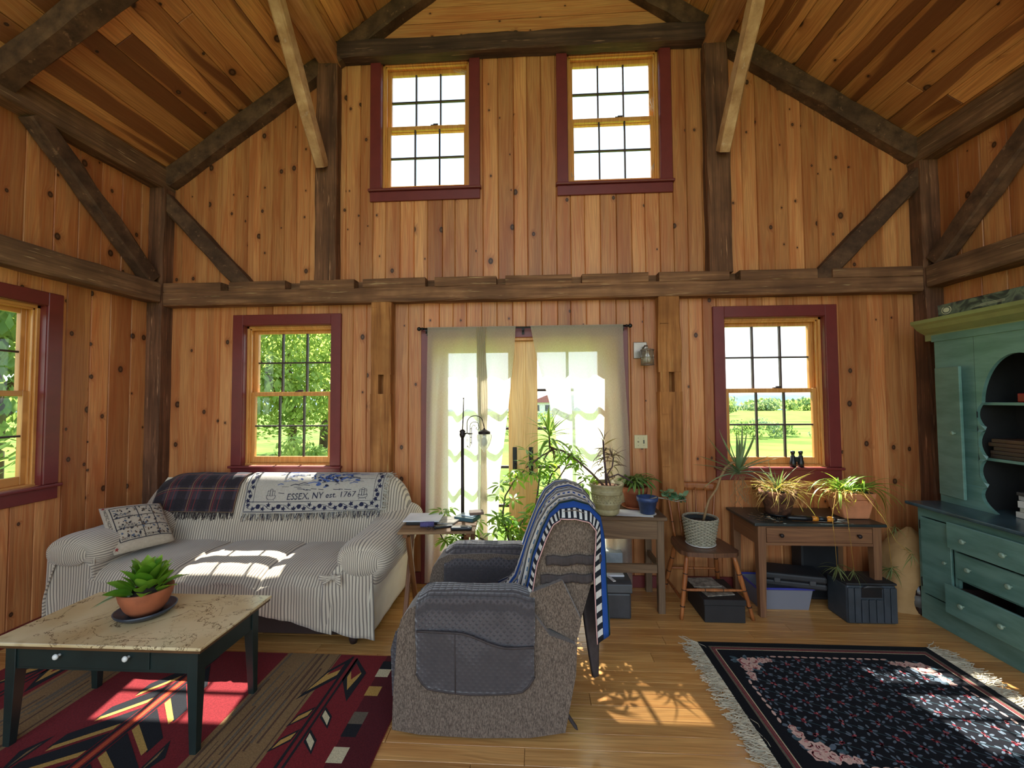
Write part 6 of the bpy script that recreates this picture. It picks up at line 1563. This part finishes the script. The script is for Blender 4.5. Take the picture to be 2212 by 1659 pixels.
# ---------------------------------------------------------------- green cabinet on the right wall
def greenpaint():
    t = NT('teal_green_paint'); p = t.coord('pos'); n = t.noise(t.n('Mapping', None, Vector=p, Scale=(3, 3, 14)).outputs[0], 1, 4, .6)
    c = t.mix(t.map(n, .3, .7), lin((84, 120, 110)), lin((108, 144, 134))); w = t.map(t.noise(p, 24, 4, .7), .70, .76)
    t.principled(t.mix(t.m('MULTIPLY', w, .25), c, lin((120, 130, 110))), t.m('MULTIPLY_ADD', n, .2, .22), spec=.5, bump=n, bstr=.08); return t.mat
m_cab = greenpaint(); m_cabtop = plain('worn_blue_green_top', (62, 84, 92), .25, var=.2, scale=6); m_cabin = plain('cabinet_inside', (30, 30, 30), .8)  # near-black inside: shade of the recess put into the colour
m_corn = plain('olive_green_paint', (134, 138, 90), .3, var=.06); m_cabknob = plain('green_knob', (128, 150, 132), .25, var=.03)
cab = thing('hutch_cabinet', 'tall green step-back hutch with a scalloped arched opening on the right wall', 'cabinet', (2.97, -.86, 0))
YA, YB = -.375, -1.335     # left and right ends seen from the front
FXb, FXu = 2.755, 2.95
mb = MB()
mb.box((FXb + .02, YB, 0), (3.215, YB + .02, .765)); mb.box((FXb + .02, YA - .02, 0), (3.215, YA, .765)); mb.box((3.195, YB, 0), (3.215, YA, .765)); mb.box((FXb + .02, YB, .05), (3.2, YA, .07))
mb.build('base_carcass', m_cab, cab)
# face frame of the base
mb = MB(); mb.box((FXb, YB, 0), (FXb + .02, YA, .17)); mb.box((FXb, YB, .70), (FXb + .02, YA, .765)); mb.box((FXb, YA - .03, .17), (FXb + .02, YA, .70)); mb.box((FXb, YB, .17), (FXb + .02, YB + .03, .70)); mb.box((FXb, -.645, .17), (FXb + .02, -.62, .70)); mb.box((FXb, -1.09, .17), (FXb + .02, -1.065, .70))
for z in (.362, .545): mb.box((FXb, -1.07, z), (FXb + .02, -.64, z + .012))
mb.build('face_frame', m_cab, cab)
def knob(p, d, parent, s=1.0):
    p = Vector(p); d = Vector(d); mb = MB(); mb.tube([p, p + d * .016 * s], .006 * s, 10); mb.tube([p + d * .014 * s, p + d * .020 * s, p + d * .028 * s, p + d * .032 * s], [.008 * s, .015 * s, .015 * s, .008 * s], 14); mb.build('knob', m_cabknob, parent)
for y0, y1, hk_ in ((-.618, -.408, -.60), (-1.302, -1.092, -1.11)):
    d = MB().box((FXb - .018, y0, .185), (FXb - .001, y1, .695)).build('door', m_cab, cab, bevel=.003); knob((FXb - .018, hk_ + .012 if hk_ > -1 else hk_, .445), (-1, 0, 0), d, .75)
for z0, z1, out, kn in ((.558, .722, .030, .633), (.378, .540, .006, .461), (.152, .335, .055, .242)):
    x = FXb - out
    dd = MB().box((x - .018, -1.085 if out > .01 else -1.062, z0), (x, -.625 if out > .01 else -.648, z1)).build('drawer', m_cab, cab, bevel=.003)
    mb = MB(); mb.box((x, -1.05, z0 + .02), (FXb + .3, -1.035, z1 - .02)); mb.box((x, -.675, z0 + .02), (FXb + .3, -.66, z1 - .02)); mb.box((x, -1.05, z0 + .02), (FXb + .3, -.66, z0 + .03)); mb.build('drawer_box', m_darkwood, dd)
    for ky in (-.745, -.965): knob((x - .018, ky, kn), (-1, 0, 0), dd)
for z in (.25, .64): MB().tube([(FXb - .012, -.402, z - .03), (FXb - .012, -.402, z + .03)], .005, 8).build('hinge', m_black, cab)
mb = MB(); mb.box((2.695, YB - .03, .767), (3.215, YA + .035, .790)); mb.build('countertop', m_cabtop, cab, bevel=.008, seg=3)
# upper case
mb = MB(); UA, UB = -.345, -1.355
mb.box((FXu + .02, UA - .018, .79), (3.215, UA, 1.96)); mb.box((FXu + .02, UB, .79), (3.215, UB + .018, 1.96)); mb.box((FXu + .02, UB, 1.94), (3.215, UA, 1.96)); mb.build('upper_carcass', m_cab, cab)
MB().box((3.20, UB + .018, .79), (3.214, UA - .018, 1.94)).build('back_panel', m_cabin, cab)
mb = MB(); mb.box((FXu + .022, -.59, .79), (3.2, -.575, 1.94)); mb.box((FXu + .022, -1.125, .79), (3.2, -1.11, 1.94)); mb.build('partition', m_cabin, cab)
for z in (1.485, 1.13): MB().box((FXu + .025, -1.11, z - .018), (3.2, -.59, z)).build('shelf', m_cab, cab, bevel=.002)
yc = -.85
cusp = [(.70, .775), (.652, .954), (.654, 1.13), (.654, 1.318), (.645, 1.483)]
curve = []
for (a, z0), (b, z1) in zip(cusp, cusp[1:]):
    for k in range(9):
        t = k / 8; curve.append((lerp(a, b, t) - .040 * sin(pi * t) ** .8 if a < .7 else lerp(a, b, t) - .055 * sin(pi * t) ** .8, lerp(max(z0, .79), z1, t)))
for k in range(1, 15):
    t = k / 14; curve.append((lerp(.645, .850, t ** 1.55), lerp(1.483, 1.782, sin(t * pi / 2) ** .9)))
mb = MB(); n = len(curve)
for s in (-1, 1):
    edge = UA if s < 0 else UB
    yy = lambda c: -c if s < 0 else -(1.70 - c)
    vs = [(FXu, edge, z) for c, z in curve] + [(FXu, yy(c), z) for c, z in curve]
    fs = [[i, i + 1, n + i + 1, n + i] for i in range(n - 1)]
    if s > 0: fs = [f[::-1] for f in fs]
    mb.add(vs, fs)
mb.add([(FXu, UB, 1.782), (FXu, UA, 1.782), (FXu, UA, 1.96), (FXu, UB, 1.96)], [[0, 1, 2, 3]])
o = mb.build('arched_face', m_cab, cab); md = o.modifiers.new('s', 'SOLIDIFY'); md.thickness = .022; md.offset = 0
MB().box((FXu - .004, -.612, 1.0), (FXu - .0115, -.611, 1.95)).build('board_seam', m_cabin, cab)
for s, y0, y1 in ((1, -.362, -.567), (-1, -1.338, -1.133)):
    Mx = Matrix.Translation((FXu - .013, y0, 0)) @ Matrix.Rotation(radians(-9 if s > 0 else 3), 4, 'Z')
    w = abs(y1 - y0)
    d = MB().box((-.018, -w if s > 0 else 0, .842), (0, 0 if s > 0 else w, 1.725), M=Mx).build('cupboard_door', m_cab, cab, bevel=.003)
    kp = Mx @ Vector((-.018, -(w - .045) if s > 0 else w - .045, 1.278)); knob(kp, Mx.to_3x3() @ Vector((-1, 0, 0)), d, .85)
    for z in (.93, 1.63): MB().tube([(FXu - .016, y0 + .004 * s, z - .03), (FXu - .016, y0 + .004 * s, z + .03)], .005, 8).build('hinge', m_black, d)
# cornice: frieze board, cove and top fillet, returned on the left end
prof = [(FXu - .018, 1.925), (FXu - .018, 1.97), (2.905, 1.985), (2.875, 2.005), (2.855, 2.03), (2.835, 2.045), (2.832, 2.068), (3.21, 2.068), (3.21, 1.925)]
mb = MB(); mb.prism(prof, 'y', UB - .09, UA + .06); mb.build('cornice', m_corn, cab)
MB().box((FXu - .020, UB - .012, 1.915), (3.2, UA + .012, 1.962)).build('frieze', m_cab, cab)
# contents
slab('red_tin', 'small red tin on the top shelf of the green hutch', 'tin', (3.05, -.80), (.05, .075, .055), 0, plain('red_tin', (150, 24, 26), .35), 1.486, .006)
for k in range(5): slab('record_book', ['lowest dark volume of the flat pile on the middle hutch shelf', 'second lowest dark volume of the flat pile on the middle hutch shelf', 'middle dark volume of the flat pile on the middle hutch shelf', 'second highest dark volume of the flat pile on the middle hutch shelf', 'topmost dark volume of the flat pile on the middle hutch shelf'][k], 'book', (3.08, -.85 + .01 * (k % 2)), (.20, .42 - .02 * (k % 3), .024), 0, plain('dark_binding', (54 + 6 * k, 40 + 3 * k, 34), .5), 1.1315 + k * .0248, .004, 'dark volumes on the middle shelf')
slab('paper_pile', 'white papers in front of the dark volumes on the middle shelf', 'paper', (3.0, -.93), (.05, .12, .012), 0, m_paper, 1.1315, .001)
zz = .791
for k, (w, h, c, lab) in enumerate(((.17, .035, (200, 196, 188), 'white paperback at the bottom of the pile in the hutch'), (.16, .028, (186, 180, 170), 'off-white paperback second from the bottom in the hutch pile'), (.18, .04, (204, 200, 194), 'thick white book third in the hutch pile'), (.15, .03, (170, 168, 166), 'pale grey book near the top of the hutch pile'), (.17, .02, (60, 56, 54), 'dark thin book on top of the hutch pile'))):
    slab('book', lab, 'book', (3.04 + .01 * (k % 2), -.85 - .01 * (k % 3)), (.12, w, h), (k % 3 - 1) * 4, plain('cover_%d' % k, c, .5, var=.05), zz, .003); zz += h + .0005
# long wrapped box on top
def camo():
    t = NT('photo_wrap'); p = t.coord('pos'); n = t.n('TexNoise', None, Vector=p, Scale=7, Detail=2, Distortion=2.0).outputs[0]
    t.principled(t.ramp(n, [(.36, lin((34, 36, 44))), (.45, lin((58, 66, 64))), (.52, lin((110, 122, 104))), (.6, lin((84, 92, 86))), (.68, lin((40, 44, 54)))]), .35); return t.mat
bxw = thing('long_box', 'long grey-green printed carton lying on top of the hutch', 'box', (2.96, -.86, 2.069))
MB().prism([(2.885, 2.069), (2.88, 2.155), (3.02, 2.165), (3.03, 2.069)], 'y', -1.25, -.445).build('carton', camo(), bxw, bevel=.004)
mb = MB(); m_badge = plain('badge_cream', (206, 206, 176), .5)
fb = lambda y, z: (2.8825 - .0012, y, z)
q = ell(-.505, 2.112, .032, .026, 0, 20); stroke(mb, fb, q + q[:1], .005); q = ell(-.505, 2.112, .022, .016, 0, 16); flat(mb, lambda y, z: (2.8825 - .0014, y, z), q, 0, True)
for k in range(3): stroke(mb, fb, [(-.66 - .03 * k, 2.092 + .006 * k), (-.86, 2.094 + .006 * k)], .0018)
mb.build('badge', m_badge, bxw)

# ---------------------------------------------------------------- cobwebs in the upper windows
m_web = plain('cobweb', (206, 200, 190), .8)
rg = random.Random(3)
for c, lab, n, d in (((-.50, .06, 4.40), 'wisp of cobweb at the top of the left upper window', 12, (-.13, .03)), ((1.12, .06, 3.98), 'wisp of cobweb on the right side of the right upper window', 14, (-.02, .12)), ((1.12, .06, 3.52), 'wisp of cobweb low on the right side of the right upper window', 12, (-.03, -.14)), ((.41, .06, 3.48), 'wisp of cobweb low on the left side of the right upper window', 6, (.02, -.08))):
    mb = MB()
    for k in range(n):
        a = Vector(c) + Vector((rg.uniform(-.03, .03), rg.uniform(-.01, .01), rg.uniform(-.02, .02))); b = a + Vector((d[0] * rg.uniform(.2, 1) + rg.uniform(-.03, .03), 0, d[1] * rg.uniform(.2, 1) + rg.uniform(-.03, .03)))
        mb.tube([a, (a + b) / 2 + Vector((0, 0, -.008)), b], .0008, 4)
    tag(mb.build('cobweb', m_web), lab, 'cobweb', kind='stuff')

# ---------------------------------------------------------------- outdoors
def grass():
    t = NT('meadow'); p = t.coord('pos'); n = t.noise(p, .35, 5); f = t.noise(p, 9, 3)
    c = t.mix(t.map(n, .35, .65), lin((84, 112, 36)), lin((122, 142, 56))); c = t.mix(t.m('MULTIPLY', f, .35), c, lin((58, 84, 26)))
    t.principled(c, .9, spec=.1); return t.mat
GZ = -.65
mb = MB()
def gfn(a, b):
    x = lerp(-420, 420, a); y = lerp(-60, 420, b ** 1.7); h = GZ
    if y > 14: h -= (y - 14) * .025
    if hypot(x, y + 2.3) < 8: h = GZ
    return (x, y, h)
mb.grid(gfn, 60, 80); tag(mb.build('lawn', grass()), kind='structure')
MB().box((-5, -9.5, GZ + .02), (5, REAR - .02, -.08)).build('bounce_slab', plain('pale_bounce_slab', (170, 164, 152), .8)).__setitem__('kind', 'structure')  # unseen pale slab added so the open rear gets less green lawn bounce
def foliage(name, c1, c2):
    t = NT(name); rnd = t.noise(t.coord('pos'), 2.2, 3); c = t.mix(t.map(rnd, .35, .65), lin(c1), lin(c2))
    d = t.n('BsdfDiffuse', None, Color=c); tr_ = t.n('BsdfTranslucent', None, Color=t.mix(.5, c, lin((190, 210, 90))))
    mx = t.n('MixShader', None, Fac=.6, _1=d.outputs[0], _2=tr_.outputs[0]); t.t.links.new(mx.outputs[0], t.out.inputs[0]); return t.mat
m_fol = [foliage('foliage_light', (104, 134, 78), (168, 182, 112)), foliage('foliage_mid', (78, 108, 78), (120, 142, 94)), foliage('foliage_blue', (104, 128, 114), (134, 152, 136))]
m_bark = plain('bark', (84, 66, 52), .9, bump=.5, scale=12)
def tree(name, label, x, y, h, r, mi, n=900, ls=.16, trunk=.12, zb=.25, gz=None, seed=0, blobs=9):
    rg = random.Random(seed); gz = GZ if gz is None else gz
    t = thing(name, label, 'tree' if h > 2.2 else 'bush', (x, y, gz))
    if trunk:
        mb = MB(); mb.tube([(x, y, gz - .1), (x + .03 * r, y, gz + h * .3), (x - .04 * r, y, gz + h * .62)], [trunk, trunk * .75, trunk * .35], 8)
        for k in range(5): a = rg.uniform(0, 6.28); z0 = gz + h * rg.uniform(.25, .5); mb.tube([(x, y, z0), (x + cos(a) * r * .35, y + sin(a) * r * .35, z0 + h * .12), (x + cos(a) * r * .65, y + sin(a) * r * .65, z0 + h * .25)], [trunk * .4, trunk * .25, trunk * .1], 6)
        mb.build('trunk', m_bark, t)
    cs_ = [(x + rg.uniform(-.6, .6) * r, y + rg.uniform(-.6, .6) * r, gz + h * lerp(zb + .15, .88, rg.random())) for _ in range(blobs)]
    mb = MB(); vs = []; fs = []
    for k in range(n):
        c = rg.choice(cs_); d = Vector((rg.gauss(0, 1), rg.gauss(0, 1), rg.gauss(0, 1))).normalized(); R = r * .55 * rg.uniform(.55, 1.05)
        p = Vector(c) + Vector((d.x * R, d.y * R, d.z * R * min(1, h / (2 * r)) * .9))
        if p.z < gz + .03: p.z = gz + .03 + rg.uniform(0, .1)
        u = (d + Vector((rg.uniform(-1, 1), rg.uniform(-1, 1), rg.uniform(-1, 1))) * .9).cross(Vector((0, 0, 1))); u = u.normalized() if u.length > .01 else Vector((1, 0, 0)); w = u.cross(d).normalized(); s = ls * rg.uniform(.6, 1.3)
        b = len(vs); vs += [p - u * s * .5, p + w * s, p + u * s * .5, p - w * s * .6]; fs.append([b, b + 1, b + 2, b + 3])
    mb.add(vs, fs); tag(mb.build('crown', m_fol[mi], t), kind='stuff')
    return t
# the big trees filling the left window
tree('leafy_tree', 'leafy tree close outside the left window', -6.6, 7.6, 5.6, 2.3, 0, 12000, .095, .13, .12, seed=1, blobs=16)
tree('leafy_tree', 'tall tree behind the nearer one outside the left window', -9.8, 15.5, 9.0, 4.2, 0, 9000, .18, .2, .1, seed=2, blobs=16)
tree('garden_bush', 'yellow-green shrub low outside the left window', -4.9, 5.4, 1.45, .62, 0, 1500, .06, 0, .0, seed=3)
tree('leafy_tree', 'dark tree outside the left side window', -9.6, 3.4, 6.5, 2.6, 1, 6000, .14, .2, .05, seed=4, blobs=12)
tree('leafy_tree', 'second dark tree outside the left side window', -14.5, 6.2, 8.5, 3.6, 1, 5000, .22, .2, .05, seed=5, blobs=12)
# seen between the curtains
tree('garden_bush', 'dark bush seen between the curtains', 1.3, 20, 1.6, 1.2, 1, 1200, .11, 0, 0, seed=6); tree('garden_bush', 'low bush seen through the left glass door', -2.2, 21, 1.5, 1.2, 1, 1200, .11, 0, 0, seed=16)
hs = thing('farm_house', 'white farm building with a red roof far beyond the glass doors', 'house', (1.2, 48, GZ))
MB().box((-.4, 46, GZ - .5), (3.4, 51, 1.15)).build('walls', plain('white_clapboard', (222, 220, 216), .7), hs); MB().prism([(-.7, 1.1), (3.7, 1.1), (1.5, 2.0)], 'y', 45.6, 51.4).build('roof', plain('red_roof', (150, 72, 66), .7), hs)
for x in (.3, 1.5, 2.7): MB().box((x - .25, 45.95, .1), (x + .25, 46.02, .8)).build('window', plain('dark_pane', (50, 56, 62), .2), hs)
# hedge, field trees, wood and hills beyond the right window
for k in range(13):
    tree('hedge_bush', 'olive hedge bush across the meadow, number counted from the left edge of the right window view' if 0 else ['wide hedge bush at the left of the right window view', 'silvery hedge bush in the row beyond the meadow', 'olive hedge bush in the row beyond the meadow'][0 if k == 0 else 1 + k % 2], 3.0 + k * 1.55, 21.5 + (k % 3) * .9, .85 + .08 * (k % 4), .95, 2 if k % 2 else 1, 700, .10, 0, 0, seed=30 + k, gz=-.85)['group'] = 'hedge across the meadow'
tree('field_tree', 'single round tree standing in the far field', 45, 98, 3.4, 3.2, 1, 1100, .35, .2, .1, seed=50, gz=-2.75)
for k in range(22):
    tree('wood_tree', 'tree in the distant wood beyond the far field', 92 + k * 7.6, 290 + (k % 4) * 14, 7.0 + (k * 7 % 5) * .8, 14, 2 if k % 3 else 1, 600, 1.6, .3, .0, seed=60 + k, gz=-8.2)['group'] = 'distant wood'
mb = MB()
def hill(a, b):
    x = lerp(-3500, 4500, a); z = 22 + 12 * nz(a * 5, 0) + 6 * nz(a * 14, 2); return (x, lerp(2200, 3000, b), lerp(-120, z, smooth01(b * 1.6)))
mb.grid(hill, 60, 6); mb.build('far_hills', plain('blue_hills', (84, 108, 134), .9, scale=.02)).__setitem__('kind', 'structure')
